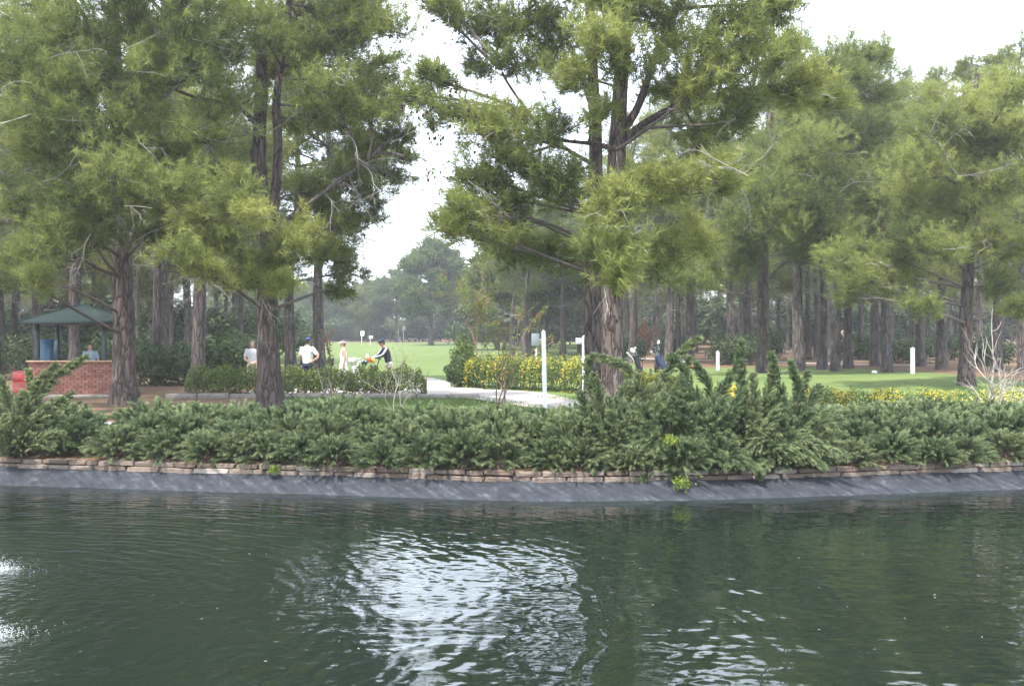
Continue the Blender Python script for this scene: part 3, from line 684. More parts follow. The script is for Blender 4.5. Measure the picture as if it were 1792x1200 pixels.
# left, front forked trunk
d = 27.5
near_pine('large pine with forked scaly trunk left of the golfers',
    [(pxs([(474, 716), (470, 640), (467, 560), (470, 460), (468, 400), (455, 330), (453, 240), (458, 150), (455, 20), (450, -200)], d), .32, .10),
     (pxs([(470, 420), (480, 350), (486, 260), (484, 170), (500, 60), (520, -150)], d), .15, .07),
     (pxs([(474, 410), (520, 370), (590, 322), (640, 282), (690, 240), (728, 225)], d - .6), .062, .018),
     (pxs([(460, 240), (420, 190), (340, 170), (290, 150)], d - .8), .06, .03)],
    P(474, 716, d)[:2],
    withd([(520, 40, 56), (455, 55, 56), (545, 95, 46), (565, 150, 50), (600, 70, 56), (650, 55, 52), (690, 120, 36), (700, 50, 36), (640, 190, 56), (665, 150, 44), (600, 220, 50), (690, 190, 40), (555, 20, 60), (640, 0, 60), (700, 240, 30), (450, -60, 80), (560, -80, 80), (660, -70, 60), (420, 10, 60), (500, 130, 44), (530, 210, 44)], d - 2.0, d + 2.5, .55)
    + withd([(480, 470, 36), (440, 490, 34), (505, 430, 34), (400, 350, 46), (335, 385, 46), (440, 385, 36), (490, 505, 26), (375, 430, 42), (370, 295, 40), (425, 320, 34), (300, 440, 38), (420, 450, 34), (345, 470, 30), (540, 410, 36)], d - 5.0, d - .5, .58)
    + withd([(620, 300, 46), (570, 390, 50), (600, 440, 42), (560, 340, 46), (640, 345, 36), (610, 400, 40), (650, 260, 42), (560, 430, 36), (625, 470, 32), (600, 505, 26), (655, 385, 30), (690, 310, 32), (520, 460, 34), (705, 275, 28)], d + 1, d + 4, .42),
    M['needle'], 41,
    dead=[(500, 260, d - 1, .7, .2, 1.6), (520, 230, d - 1, .8, .5, 1.6), (600, 330, d - 1, .7, -.3, 1.6), (640, 285, d - 1, .8, .1, 1.6), (560, 345, d - 1, .6, -.6, 1.4), (470, 480, d - 2, -.3, -.6, 1.2), (430, 230, d - 1, -.8, .2, 1.6), (400, 260, d - 2, -.6, -.3, 1.4), (680, 255, d - 1, .7, -.4, 1.4), (450, 520, d - 2.5, .3, -.6, .9), (540, 200, d - 1, .8, .5, 1.4), (650, 300, d - 1, .7, -.5, 1.5), (560, 270, d - .5, .6, -.3, 1.4), (700, 220, d - .6, .6, .3, 1.2), (470, 430, d - 2, -.6, -.2, 1.1), (600, 300, d - .6, .2, -.9, 1.2)],
    cone_pos=[(710, 200, 18, 40, 40, d), (700, 90, 14, 30, 16, d)], dens=1.0)

# left, trunk beside the kiosk
d = 30.5
near_pine('broad pine whose trunk stands beside the brick kiosk',
    [(pxs([(219, 706), (218, 620), (216, 520), (214, 420), (210, 300), (205, 180), (200, 40), (195, -180)], d), .36, .12),
     (pxs([(212, 330), (160, 200), (180, 95), (130, 0)], d - 1.5), .12, .05),
     (pxs([(212, 260), (260, 130), (300, 60), (340, -60)], d - 1.5), .12, .05)],
    P(219, 706, d)[:2],
    withd([(60, 45, 70), (150, 60, 70), (250, 50, 70), (340, 45, 64), (400, 85, 54), (120, 125, 62), (55, 160, 62), (235, 185, 70), (140, 225, 70), (295, 245, 62), (60, 270, 60), (205, 295, 70), (120, 345, 70), (260, 355, 62), (45, 370, 50), (320, 320, 54), (330, 115, 60), (415, 175, 50), (370, 235, 50), (180, 130, 60), (270, 120, 56), (20, 90, 60), (90, -30, 80), (200, -40, 80), (320, -40, 80), (130, -120, 90), (280, -130, 90), (85, 200, 56), (20, 215, 50)], d - 6.5, d - 2.5, .66)
    + withd([(35, 440, 46), (80, 420, 50), (170, 400, 46), (15, 480, 36), (230, 400, 44), (300, 410, 40), (55, 490, 30)], d - 5.5, d - 2, .60),
    M['needle'], 43,
    dead=[(110, 210, d - 6, .8, 0, 1.6), (190, 300, d - 6, .3, -.4, 1.2), (230, 370, d - 6, .7, -.2, 1.3), (100, 90, d - 6, .8, .2, 1.3), (250, 150, d - 6, .7, -.3, 1.4), (60, 330, d - 5, .8, .3, 1.3), (300, 380, d - 5, -.7, -.3, 1.2), (160, 420, d - 5, -.3, -.8, 1.3), (90, 440, d - 4, .2, -.8, 1.2), (200, 40, d - 6, .8, .2, 1.2), (330, 60, d - 6, .7, -.1, 1.2), (300, 210, d - 6, .8, -.2, 1.5), (50, 200, d - 6, -.8, -.3, 1.2), (240, 200, d - 6.5, .6, -.5, 1.1)],
    dens=1.0)

# right, pale straight trunk
d = 45.0
near_pine('pine with pale straight trunk right of centre at the tee edge',
    [(pxs([(1337, 650), (1336, 520), (1337, 380), (1345, 250), (1352, 120), (1352, 20)], d), .28, .09), (pxs([(1338, 330), (1400, 240), (1470, 160), (1530, 90)], d - 1), .10, .03)],
    P(1337, 650, d)[:2],
    withd([(1300, 300, 56), (1350, 260, 56), (1350, 335, 56), (1400, 300, 58), (1435, 250, 56), (1490, 245, 56), (1535, 225, 42), (1300, 400, 56), (1370, 390, 48), (1430, 350, 56), (1500, 320, 56), (1250, 470, 50), (1200, 490, 40), (1310, 460, 36), (1420, 430, 36), (1470, 400, 46), (1455, 170, 50), (1500, 130, 46), (1540, 95, 36), (1400, 200, 46), (1555, 165, 36), (1545, 290, 42), (1480, 90, 40), (1435, 110, 36)], d - 5.5, d - .5, .62),
    M['needle'], 45, dead=[(1420, 250, d - 5, .7, -.3, 1.4), (1480, 330, d - 5, .7, .4, 1.4), (1360, 300, d - 5, -.5, -.6, 1.3), (1330, 380, d - 5, .6, -.2, 1.2), (1500, 210, d - 4, .7, .3, 1.4)], dens=1.1)
# right, corner of the lawn
d = 36.5
near_pine('pine on the right whose trunk stands at the lawn corner',
    [(pxs([(1692, 670), (1690, 560), (1697, 430), (1700, 300), (1706, 200), (1710, 130)], d), .25, .08)],
    P(1692, 670, d)[:2],
    withd([(1625, 225, 50), (1645, 180, 40), (1690, 190, 46), (1742, 165, 46), (1775, 150, 40), (1600, 290, 52), (1660, 270, 56), (1730, 250, 56), (1785, 230, 46), (1575, 350, 48), (1640, 350, 52), (1710, 340, 52), (1778, 320, 52), (1590, 420, 46), (1545, 440, 42), (1650, 430, 42), (1740, 420, 50), (1790, 430, 42), (1560, 500, 40), (1500, 480, 40), (1600, 530, 30), (1470, 515, 30), (1750, 500, 36), (1795, 540, 32), (1455, 450, 36)], d - 5, d + .5, .60),
    M['needle'], 47, dead=[(1650, 220, d - 4, .5, .6, 1.4), (1700, 330, d - 4, -.7, .2, 1.4), (1640, 450, d - 4, .7, -.2, 1.2), (1740, 300, d - 4, .6, .4, 1.2), (1690, 480, d - 1, .8, -.1, 1.2)], dens=1.1)

# ------------------------------------------------------------------ the woods
rw = np.random.default_rng(77)
front = [  # px, depth, height, proto, label
    (345, 37, 15, 1, 'leaning pine with forked trunk behind the left end of the hedge'),
    (510, 44, 14, 2, 'slim pine standing left of the man in white shirt'),
    (562, 43, 15, 0, 'straight pine right behind the man in white shirt'),
    (272, 42, 15, 3, 'pine just right of the kiosk trunk in the left wood'),
    (-10, 34, 15, 4, 'dark pine trunk cut off by the left edge of the picture'),
    (-85, 29, 15, 3, 'unseen pine added just outside the left edge to shade the kiosk'),  # out of view, added only to throw shade on the kiosk
    (130, 47, 15, 2, 'pine rising behind the green kiosk roof'),
    (1398, 50, 15.5, 1, 'dark double looking pine right of the pale trunk behind the tee'),
    (1438, 52, 14, 2, 'thin pine behind the tee left of the pale scaly trunk'),
    (1462, 49, 13.2, 0, 'pine with pale scaly trunk behind the flat tee'),
    (1484, 53, 15.5, 3, 'slightly leaning pine behind the tee near the white marker'),
    (1530, 58, 17.0, 3, 'tallest pine on the right rising behind the tee'),
    (1552, 47, 12.5, 4, 'thick pale pine trunk behind the white tee marker'),
    (1612, 56, 14.5, 1, 'dark pine right of the white stake on the tee'),
    (1648, 50, 13.8, 2, 'dark stout pine at the lawn edge on the right'),
    (1745, 47, 14.0, 4, 'pine behind the bare shrub on the right'),
    (1790, 44, 13.4, 1, 'pine cut off by the right edge of the picture'),
    (1170, 60, 15, 2, 'pine trunk right behind the golf trolleys'),
    (1105, 66, 15, 0, 'pine just right of the twin trunks in the back wood'),
    (1205, 64, 16, 3, 'broad pine trunk behind the trolleys, next to the red bag'),
    (1280, 62, 15, 1, 'pine left of the pale straight trunk in the back wood'),
    (1310, 66, 16, 2, 'dark pine behind the pale straight trunk'),
    (918, 80, 13, 0, 'pale pine trunk just left of the white post'),
    (985, 82, 13.5, 3, 'pine between the white post and the twin trunks'),
    (897, 84, 12.5, 2, 'thin dark pine behind the flowering hedge'),
]
taken = []
for px, dd, H, k, lab in front:
    x = (px - 896) / FPX * dd; place_pine(k, x, dd, H, rw.uniform(0, 6.28), lab, 'pines at the edge of the woods', rw.uniform(.9, 1.2)); taken.append((x, dd))
def scatter(n, pxr, dr, Hr, label, group, mind=3.0, thick=(.7, 1.1)):
    c = 0; tries = 0
    while c < n and tries < 4000:
        tries += 1; dd = math.sqrt(rw.uniform(dr[0] ** 2, dr[1] ** 2)); px = rw.uniform(*pxr); x = (px - 896) / FPX * dd
        if any((x - a) ** 2 + (dd - b) ** 2 < mind ** 2 for a, b in taken): continue
        taken.append((x, dd)); c += 1
        place_pine(int(rw.integers(5)), x, dd, rw.uniform(*Hr), rw.uniform(0, 6.28), label, group, rw.uniform(*thick))
scatter(44, (-330, 425), (40, 95), (13, 17), 'pine among many in the dark wood left of the golfers', 'pines of the left wood', 2.6)
scatter(52, (1085, 2050), (58, 120), (13, 17), 'pine among many in the wood behind the tee', 'pines of the right wood', 3.2)
scatter(12, (880, 1080), (92, 150), (11, 14), 'pine in the distance behind the flowering hedge', 'pines beyond the fairway', 4)
scatter(12, (180, 560), (120, 190), (11, 14), 'distant pine left of the fairway', 'distant pines left of the fairway', 4)
for px, dd, H, k, lab in [(755, 150, 15.2, 0, 'round stone pine standing alone at the end of the fairway'),
                          (695, 185, 13.0, 1, 'round stone pine left of the tallest one at the fairway end'),
                          (645, 190, 11.2, 0, 'low rounded stone pine at the fairway end behind the woman'),
                          (590, 200, 11.5, 1, 'low rounded stone pine far behind the man in white shirt'),
                          (545, 200, 12.0, 0, 'stone pine at the far left end of the fairway'),
                          (840, 175, 14.0, 1, 'stone pine right of the round tree at the fairway end'),
                          (800, 195, 15.0, 0, 'stone pine peeking out behind the round tree'),
                          (930, 95, 14.0, 1, 'dense dark umbrella pine left of the twin trunks'),
                          (985, 105, 12.5, 0, 'blue green umbrella pine behind the white post'),
                          (870, 120, 11.0, 0, 'umbrella pine behind the small leafy tree')]:
    x = (px - 896) / FPX * dd; place_stone(k, x, dd, H, rw.uniform(0, 6.28), lab, 'stone pines')
scatter(40, (1000, 2100), (120, 185), (12, 16), 'pine far back in the wood behind the tee', 'far pines of the right wood', 4)
scatter(24, (-350, 330), (95, 150), (12, 16), 'pine far back in the dark wood on the left', 'far pines of the left wood', 4)
for i in range(64):
    px = rw.uniform(-400, 2200); dd = rw.uniform(150, 230); x = (px - 896) / FPX * dd
    if 430 < px < 1090: continue
    place_stone(i, x, dd, rw.uniform(7.5, 10.5), rw.uniform(0, 6.28), 'bushy low crowned pine closing the back of the woods', 'bushy pines behind the woods')
for i in range(34):
    px = rw.uniform(380, 1150); dd = rw.uniform(215, 260); x = (px - 896) / FPX * dd
    place_stone(i, x, dd, rw.uniform(9.5, 13), rw.uniform(0, 6.28), 'stone pine in the far tree line across the fairway', 'far tree line')

# ------------------------------------------------------------------ leafy shrubs and hedges
def leaves(g, pos, nrmv, size, tint, rr):
    n = len(pos); nv = nrm(nrmv + rr.normal(0, .6, (n, 3))); u = nrm(np.cross(nv, rr.normal(size=(n, 3)))); w2 = np.cross(nv, u)
    s = (size * rr.uniform(.65, 1.3, n))[:, None]
    V = np.stack([pos - u * s, pos - w2 * s * .5 + nv * s * .12, pos + u * s, pos + w2 * s * .5 + nv * s * .12], 1).reshape(-1, 3)
    g.add(V, np.arange(n * 4).reshape(-1, 4), np.repeat(np.clip(tint, 0, 1), 4))
def blob(n, c, rad, rr, power=.35):
    u = nrm(rr.normal(size=(n, 3))); r = rr.random((n, 1)) ** power
    ph = rr.uniform(0, 6.28, 8); lump = 1 + .13 * np.sin(u[:, :1] * 7 + ph[0]) + .13 * np.sin(u[:, 1:2] * 6 + ph[1]) + .10 * np.sin(u[:, 2:3] * 8 + ph[2] + u[:, :1] * 5)
    return np.asarray(c) + u * r * lump * np.asarray(rad), u
def shrub(name, label, cat, c, rad, n, size, mleaf, seed, yellow=0, group=None, stems=9):
    rr = np.random.default_rng(seed); zb = float(hgt(c[0], c[1])); t = thing(name, label, cat, (c[0], c[1], zb), group=group)
    ctr = np.array([c[0], c[1], zb + rad[2] * .92]); g = G(); p, u = blob(n, ctr, rad, rr); p[:, 2] = np.maximum(p[:, 2], zb + .02)
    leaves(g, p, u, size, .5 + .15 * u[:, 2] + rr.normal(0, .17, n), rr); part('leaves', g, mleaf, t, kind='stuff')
    gs_ = G()
    for k in range(stems):
        e, _ = blob(1, ctr, np.array(rad) * .8, rr); s = np.array([c[0], c[1], zb]) + np.append(rr.normal(0, .12, 2), -.05)
        tubes(gs_, bez(s, (s + e[0]) / 2 + np.array([0, 0, .15]), e[0], 6), np.linspace(.02, .006, 6), 5)
    part('stems', gs_, M['brownstem'], t)
    if yellow:
        gy = G(); p, u = blob(yellow, ctr, np.array(rad) * 1.04, rr, .12); k = u[:, 2] > -.3; leaves(gy, p[k], u[k], size * .8, rr.uniform(.2, .9, k.sum()), rr)
        part('blossoms', gy, M['yellow'], t, kind='stuff')
    return t
def hedge(label, pts, wd, h, n, size, mleaf, seed, yellow=0, ymask=None, open_base=.15):
    rr = np.random.default_rng(seed); c = spline(np.array([(a, b, 0) for a, b in pts], float), 80)
    mid = c[40]; t = thing('hedge', label, 'hedge', (mid[0], mid[1], float(hgt(mid[0], mid[1]))))
    def sample(n, shell):
        i = rr.uniform(0, 79, n); k = i.astype(int); b = c[k] + (c[np.minimum(k + 1, 79)] - c[k]) * (i - k)[:, None]
        T = nrm(c[np.minimum(k + 1, 79)] - c[np.maximum(k - 1, 0)]); S = np.stack([-T[:, 1], T[:, 0], 0 * k], -1)
        a = rr.uniform(-.5, np.pi + .5, n); rad = rr.random(n) ** shell
        lump = 1 + .10 * np.sin(i * .55) + .08 * np.sin(i * 1.3 + 2) + .05 * np.sin(i * 2.9)
        u = np.sign(np.cos(a)) * np.abs(np.cos(a)) ** .6; v = np.sign(np.sin(a)) * np.abs(np.sin(a)) ** .6
        ends = np.clip(np.minimum(i, 79 - i) / 4 + .45, 0, 1)
        off = S * (u * rad * wd / 2 * lump * ends)[:, None]; zz = h * open_base + (v * .5 + .5) * 0 + np.clip(v, -.3, 1) * rad * h * (1 - open_base) * lump * ends
        p = b + off; p[:, 2] = hgt(p[:, 0], p[:, 1]) + np.maximum(zz + rr.normal(0, .03, n), .02)
        return p, S * u[:, None] + np.array([0, 0, 1.]) * v[:, None], i
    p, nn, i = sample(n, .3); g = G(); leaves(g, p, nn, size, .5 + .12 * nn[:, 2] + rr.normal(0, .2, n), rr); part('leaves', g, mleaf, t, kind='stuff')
    gs_ = G(); k = rr.uniform(0, 79, 90).astype(int); s = c[k] + rr.normal(0, .1, (90, 3)); s[:, 2] = hgt(s[:, 0], s[:, 1]) - .03
    e = s + np.stack([rr.normal(0, .18, 90), rr.normal(0, .18, 90), rr.uniform(.45, .95, 90) * h], -1)
    tw = s[:, None] + (e - s)[:, None] * np.linspace(0, 1, 4)[None, :, None] + rr.normal(0, .015, (90, 4, 3)); tubes(gs_, tw, np.broadcast_to(np.linspace(.016, .005, 4), (90, 4)), 4)
    part('stems', gs_, M['brownstem'], t, kind='stuff')
    if yellow:
        p, nn, i = sample(yellow, .08); k = np.ones(len(p), bool) if ymask is None else ymask(i / 79, nn, rr)
        gy = G(); leaves(gy, p[k], nn[k], size * .75, rr.uniform(.1, .95, k.sum()), rr); part('blossoms', gy, M['yellow'], t, kind='stuff')
    return t
def X_(px, d): return (px - 896) / FPX * d
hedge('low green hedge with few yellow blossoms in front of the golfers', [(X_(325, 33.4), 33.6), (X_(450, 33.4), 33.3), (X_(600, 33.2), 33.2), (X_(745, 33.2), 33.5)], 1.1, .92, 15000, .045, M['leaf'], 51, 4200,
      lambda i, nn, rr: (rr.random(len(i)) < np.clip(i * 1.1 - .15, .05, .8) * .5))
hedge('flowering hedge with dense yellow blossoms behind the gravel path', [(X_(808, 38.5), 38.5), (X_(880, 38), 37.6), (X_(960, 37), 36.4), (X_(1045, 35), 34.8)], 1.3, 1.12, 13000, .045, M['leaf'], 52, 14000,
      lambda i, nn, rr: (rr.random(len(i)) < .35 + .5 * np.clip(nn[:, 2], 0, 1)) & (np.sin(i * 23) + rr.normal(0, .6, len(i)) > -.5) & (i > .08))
hedge('strip of low yellow flowers bordering the tee behind the right junipers', [(X_(1400, 27.5), 27.5), (X_(1500, 27.2), 27.2), (X_(1640, 27), 26.8), (X_(1830, 26.5), 26.4)], .8, .56, 7000, .035, M['leaf'], 53, 8000,
      lambda i, nn, rr: (rr.random(len(i)) < .8) & (np.sin(i * 31) + rr.normal(0, .5, len(i)) > -.35))
hedge('yellow flowering hedge piece right of the twin pine trunks', [(X_(1085, 31), 31), (X_(1110, 31), 30.6), (X_(1150, 30.5), 30.2), (X_(1180, 30), 29.8)], 1.0, .85, 4500, .045, M['leaf'], 54, 3600)
shrub('yellow_bush', 'yellow flowering bush showing between the tall junipers', 'bush', (X_(1275, 21), 21), (.38, .38, .50), 1800, .035, M['leaf'], 57, 2400)
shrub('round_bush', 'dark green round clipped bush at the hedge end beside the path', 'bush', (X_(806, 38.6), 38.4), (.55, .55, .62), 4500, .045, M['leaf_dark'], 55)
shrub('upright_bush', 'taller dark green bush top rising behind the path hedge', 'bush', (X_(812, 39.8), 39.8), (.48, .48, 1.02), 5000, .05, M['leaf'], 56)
for j, (px, dd, rx, rz, lab) in enumerate([(1290, 60, 1.9, .9, 'dark evergreen shrub behind the short white stake'), (1330, 70, 1.8, 1.1, 'dark shrub between trunks right of the short stake'), (1100, 72, 1.6, .9, 'dark shrub behind the golf trolleys'),
        (1180, 74, 1.5, .9, 'dark shrub right of the trolleys under the pines'), (1590, 66, 1.7, .8, 'green shrub behind the white stake on the right'), (1730, 58, 1.5, .8, 'green shrub under the pines at far right'), (380, 42, 1.5, 1.0, 'dark shrub behind the man in grey shirt'), (290, 40, 1.6, .9, 'dark shrub right of the kiosk pine'),
        (420, 52, 1.8, 1.2, 'dark shrub at the mouth of the left wood'), (60, 52, 2.5, 1.1, 'dark undergrowth bush behind the kiosk'), (-60, 46, 2, 1.2, 'dark undergrowth bush at the far left'), (210, 56, 2.4, 1.2, 'dark undergrowth bush deep behind the kiosk pine'), (1500, 72, 2.0, .9, 'low green shrub far between the trunks behind the tee'), (1650, 72, 2.2, 1.0, 'dark green shrub deep in the right wood')]):
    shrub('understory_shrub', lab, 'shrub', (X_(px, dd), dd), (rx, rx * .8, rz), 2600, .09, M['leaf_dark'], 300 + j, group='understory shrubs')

def bushy(seed):
    rr = np.random.default_rng(seed); g, gs_ = G(), G()
    for k in range(9):
        c = np.array([rr.normal(0, 1.3), rr.normal(0, 1.3), rr.uniform(1.0, 3.6)]); p, u = blob(420, c, (1.5, 1.5, 1.1), rr); p[:, 2] = np.maximum(p[:, 2], .02)
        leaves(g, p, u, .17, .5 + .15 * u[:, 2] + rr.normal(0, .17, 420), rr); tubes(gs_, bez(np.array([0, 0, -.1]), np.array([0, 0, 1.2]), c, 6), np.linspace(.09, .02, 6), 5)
    return g.mesh('crown'), gs_.mesh('trunk')
BU = [bushy(500 + i) for i in range(3)]
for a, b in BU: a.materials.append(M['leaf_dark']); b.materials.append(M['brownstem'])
rb_ = np.random.default_rng(505)
def put_bushy(n, pxr, dr, label, group, sc):
    for i in range(n):
        px, dd = pxr[0] + (pxr[1] - pxr[0]) * (i + rb_.random()) / n, rb_.uniform(*dr); x = X_(px, dd); t = thing('bushy_tree', label, 'tree', (x, dd, float(hgt(x, dd))), rb_.uniform(0, 6), group); a, b = BU[i % 3]; s_ = rb_.uniform(*sc)
        for nm, me in (('crown', a), ('trunk', b)):
            o = bpy.data.objects.new(nm, me); COL.objects.link(o); o.parent = t; o.scale = (s_ * 1.25, s_ * 1.25, s_)
            if nm == 'crown': o['kind'] = 'stuff'
put_bushy(16, (-350, 470), (75, 100), 'dark undergrowth tree deep in the left wood', 'undergrowth of the left wood', (.8, 1.1))
put_bushy(20, (-350, 560), (110, 170), 'undergrowth tree far back in the left wood', 'far undergrowth of the left wood', (1.1, 1.5))
put_bushy(30, (1040, 2100), (125, 180), 'undergrowth tree closing the back of the right wood', 'undergrowth of the right wood', (1.1, 1.6))
put_bushy(80, (380, 1180), (196, 212), 'undergrowth bush below the far tree line', 'undergrowth of the far tree line', (.75, 1.2))
put_bushy(9, (860, 1080), (120, 160), 'undergrowth tree behind the white post', 'undergrowth behind the white post', (1.0, 1.4))

# ------------------------------------------------------------------ junipers
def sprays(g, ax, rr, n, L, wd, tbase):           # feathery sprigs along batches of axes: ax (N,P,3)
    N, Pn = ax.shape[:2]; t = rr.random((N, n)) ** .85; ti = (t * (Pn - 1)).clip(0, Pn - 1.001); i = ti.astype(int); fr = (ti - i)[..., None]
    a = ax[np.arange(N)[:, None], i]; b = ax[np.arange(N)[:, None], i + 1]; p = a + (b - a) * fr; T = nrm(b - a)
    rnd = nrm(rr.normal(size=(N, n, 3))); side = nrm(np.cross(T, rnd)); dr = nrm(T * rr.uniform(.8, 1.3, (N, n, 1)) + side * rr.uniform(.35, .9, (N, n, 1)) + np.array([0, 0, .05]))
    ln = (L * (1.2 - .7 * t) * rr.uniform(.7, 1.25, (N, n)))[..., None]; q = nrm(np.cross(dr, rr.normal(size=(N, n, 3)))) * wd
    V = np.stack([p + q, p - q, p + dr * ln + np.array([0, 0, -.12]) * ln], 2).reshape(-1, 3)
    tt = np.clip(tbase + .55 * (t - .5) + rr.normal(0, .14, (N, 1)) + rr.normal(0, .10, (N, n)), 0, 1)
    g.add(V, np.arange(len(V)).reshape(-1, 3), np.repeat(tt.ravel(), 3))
def arch(s, e, rr, droop=.12, n=6):
    s = np.atleast_2d(s); e = np.atleast_2d(e); L = np.linalg.norm(e - s, axis=1, keepdims=True)
    m = (s + e) / 2 + np.concatenate([np.zeros((len(s), 2)), L * .14], 1) + rr.normal(0, .05, s.shape) * L
    e2 = e - np.concatenate([np.zeros((len(s), 2)), L * droop], 1) * .5
    t = np.linspace(0, 1, n)[None, :, None]
    return (1 - t) ** 2 * s[:, None] + 2 * t * (1 - t) * m[:, None] + t * t * e2[:, None]
def low_juniper(seed, w_, h_):
    rr = np.random.default_rng(seed); g, gs_ = G(), G(); n = 170
    a = rr.uniform(0, 2 * np.pi, n); el_ = rr.random(n) ** .8 * 1.35; rad = rr.uniform(.55, 1.0, n) ** .6
    e = np.stack([np.cos(a) * np.cos(el_) * w_ * rad, np.sin(a) * np.cos(el_) * w_ * rad, (.10 + np.sin(el_) * rad) * h_], -1)
    s = e * np.array([.42, .42, .50]) + rr.normal(0, .05, (n, 3)); s[:, 2] = np.maximum(s[:, 2], .02)
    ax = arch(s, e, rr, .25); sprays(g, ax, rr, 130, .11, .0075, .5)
    tubes(gs_, ax, np.broadcast_to(np.linspace(.008, .003, 6), (n, 6)), 3)
    k = rr.choice(n, 26, replace=False); roots = np.zeros((26, 3)); roots[:, :2] = rr.normal(0, .08, (26, 2)); roots[:, 2] = -.05
    tubes(gs_, arch(roots, s[k], rr, 0), np.broadcast_to(np.linspace(.018, .008, 6), (26, 6)), 4)
    return g.mesh('foliage'), gs_.mesh('stems')
JP = [low_juniper(400 + i, .85 + .06 * (i % 3), .74 + .06 * (i % 4)) for i in range(6)]
for a, b in JP: a.materials.append(M['juniper']); b.materials.append(M['brownstem'])
def put_juniper(k, x, y, sc, rz, label, group):
    t = thing('juniper_shrub', label, 'shrub', (x, y, -.03 + float(hgt(x, y))), rz, group)
    a, b = JP[k % 6]
    for nm, me in (('foliage', a), ('stems', b)):
        o = bpy.data.objects.new(nm, me); COL.objects.link(o); o.parent = t; o.scale = (sc, sc, sc * 1.0); o['kind'] = 'stuff'
rj = np.random.default_rng(61)
def hedge_row(px0, px1, dx, rows, hs, label, group):
    for j, (off, sc) in enumerate(rows):
        row = 'hanging over the wall' if j == 0 else ('in the back row' if j == len(rows) - 1 else 'in middle row %s' % ('nearer the pond' if j == 1 else 'nearer the lawn'))
        x = X_(px0, 16) + (dx / 2 if j % 2 else 0)
        while x < X_(px1, 16):
            xx = x + rj.normal(0, .08); put_juniper(int(rj.integers(6)), xx, float(wally(xx)) + off + rj.normal(0, .1), sc * hs * rj.uniform(.85, 1.12), rj.uniform(0, 6.28), label + ' ' + row, group); x += dx
hedge_row(175, 1010, .62, [(.22, .68), (.75, .84), (1.4, .97), (2.1, .97)], 1.0, 'low juniper of the long left hedge', 'junipers of the left bank hedge')
hedge_row(1415, 2000, .66, [(.24, .68), (.9, .88), (1.7, .98), (2.5, 1.0), (3.2, 1.0)], .95, 'low juniper of the right end hedge', 'junipers of the right bank hedge')
hedge_row(1020, 1420, .70, [(.24, .68), (1.0, .80), (1.9, .9)], 1.0, 'low juniper under the tall arching ones', 'low junipers under the tall ones')
hedge_row(-260, 70, .7, [(.6, .9), (1.5, 1.05)], 1.0, 'low juniper at the left picture edge', 'junipers at the left end')

def tall_juniper(label, base_px, d, arms, seed):
    rr = np.random.default_rng(seed); b0 = P(base_px, 0, d); x, y = b0[0], d; zb = float(hgt(x, y)) - .03
    t = thing('tall_juniper', label, 'shrub', (x, y, zb), group='tall arching junipers'); g, gs_ = G(), G()
    for pts in arms:
        q = [P(a, b, d + (c[0] if c else 0) * 1.0) for a, b, *c in pts]; q = [np.array([x + rr.normal(0, .06), y + rr.normal(0, .06), zb])] + q if q[0][2] > zb + .25 else q
        ax = spline(q, 14); Ln = np.linalg.norm(np.diff(ax, axis=0), axis=1).sum()
        tubes(gs_, ax, np.linspace(.022, .006, 14), 5)
        n = int(95 * Ln); k = rr.uniform(1.0, 13, n); i = np.minimum(k.astype(int), 12); s = ax[i] + (ax[i + 1] - ax[i]) * (k - i)[:, None]
        T = nrm(ax[i + 1] - ax[i]); side = nrm(np.cross(T, rr.normal(size=(n, 3)))); L = (.27 * (1.25 - 1.0 * k / 13) * rr.uniform(.7, 1.2, n))[:, None]
        e = s + (T * 1.1 + side * .55) * L
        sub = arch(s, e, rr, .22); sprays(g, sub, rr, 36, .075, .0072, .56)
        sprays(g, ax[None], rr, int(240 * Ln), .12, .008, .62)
    part('foliage', g, M['juniper'], t, kind='stuff'); part('stems', gs_, M['brownstem'], t)
for i, (px, off, sc_) in enumerate([(1050, .9, 1.15), (1110, 1.1, 1.2), (1170, .8, 1.15), (1220, 1.2, 1.25), (1280, .9, 1.2), (1340, 1.1, 1.25), (1395, .9, 1.15), (1430, 1.3, 1.1)]):
    xx = X_(px, 16.2); put_juniper(i, xx, float(wally(xx)) + off, sc_, i * 1.3, 'bushy juniper filling the foot of the tall arching group', 'bushy junipers of the tall group')
tall_juniper('low juniper arms trailing over the wall at the middle of the bank', 1190, 15.75, [[(1180, 790), (1150, 810, -.3), (1120, 840, -.45)], [(1200, 790), (1190, 820, -.35), (1180, 850, -.5)], [(1230, 790), (1280, 800, -.3), (1330, 820, -.5)], [(1210, 770), (1250, 790, -.3), (1270, 815, -.5)], [(1160, 770), (1100, 790, -.3), (1060, 815, -.4)]], 78)
tall_juniper('low juniper arms trailing over the wall below the pointed junipers', 1370, 15.9, [[(1370, 780), (1400, 790, -.3), (1440, 815, -.45)], [(1380, 770), (1430, 780, -.3), (1480, 800, -.5)], [(1360, 790), (1340, 810, -.3), (1330, 830, -.5)], [(1350, 770), (1310, 790, -.3), (1290, 810, -.5)]], 79)
tall_juniper('upright juniper mass at the left of the tall arching group', 1060, 15.9, [[(1055, 760), (1048, 690), (1040, 660)], [(1075, 760), (1085, 700), (1100, 670)], [(1040, 780), (1025, 720), (1015, 690)], [(1060, 780, -.3), (1045, 760, -.4), (1030, 740, -.5)], [(1085, 780, -.3), (1075, 740, -.4), (1065, 700, -.3)], [(1060, 800, -.5), (1040, 815, -.6)], [(1050, 740, .4), (1030, 660, .5), (1030, 632, .5)]], 71)
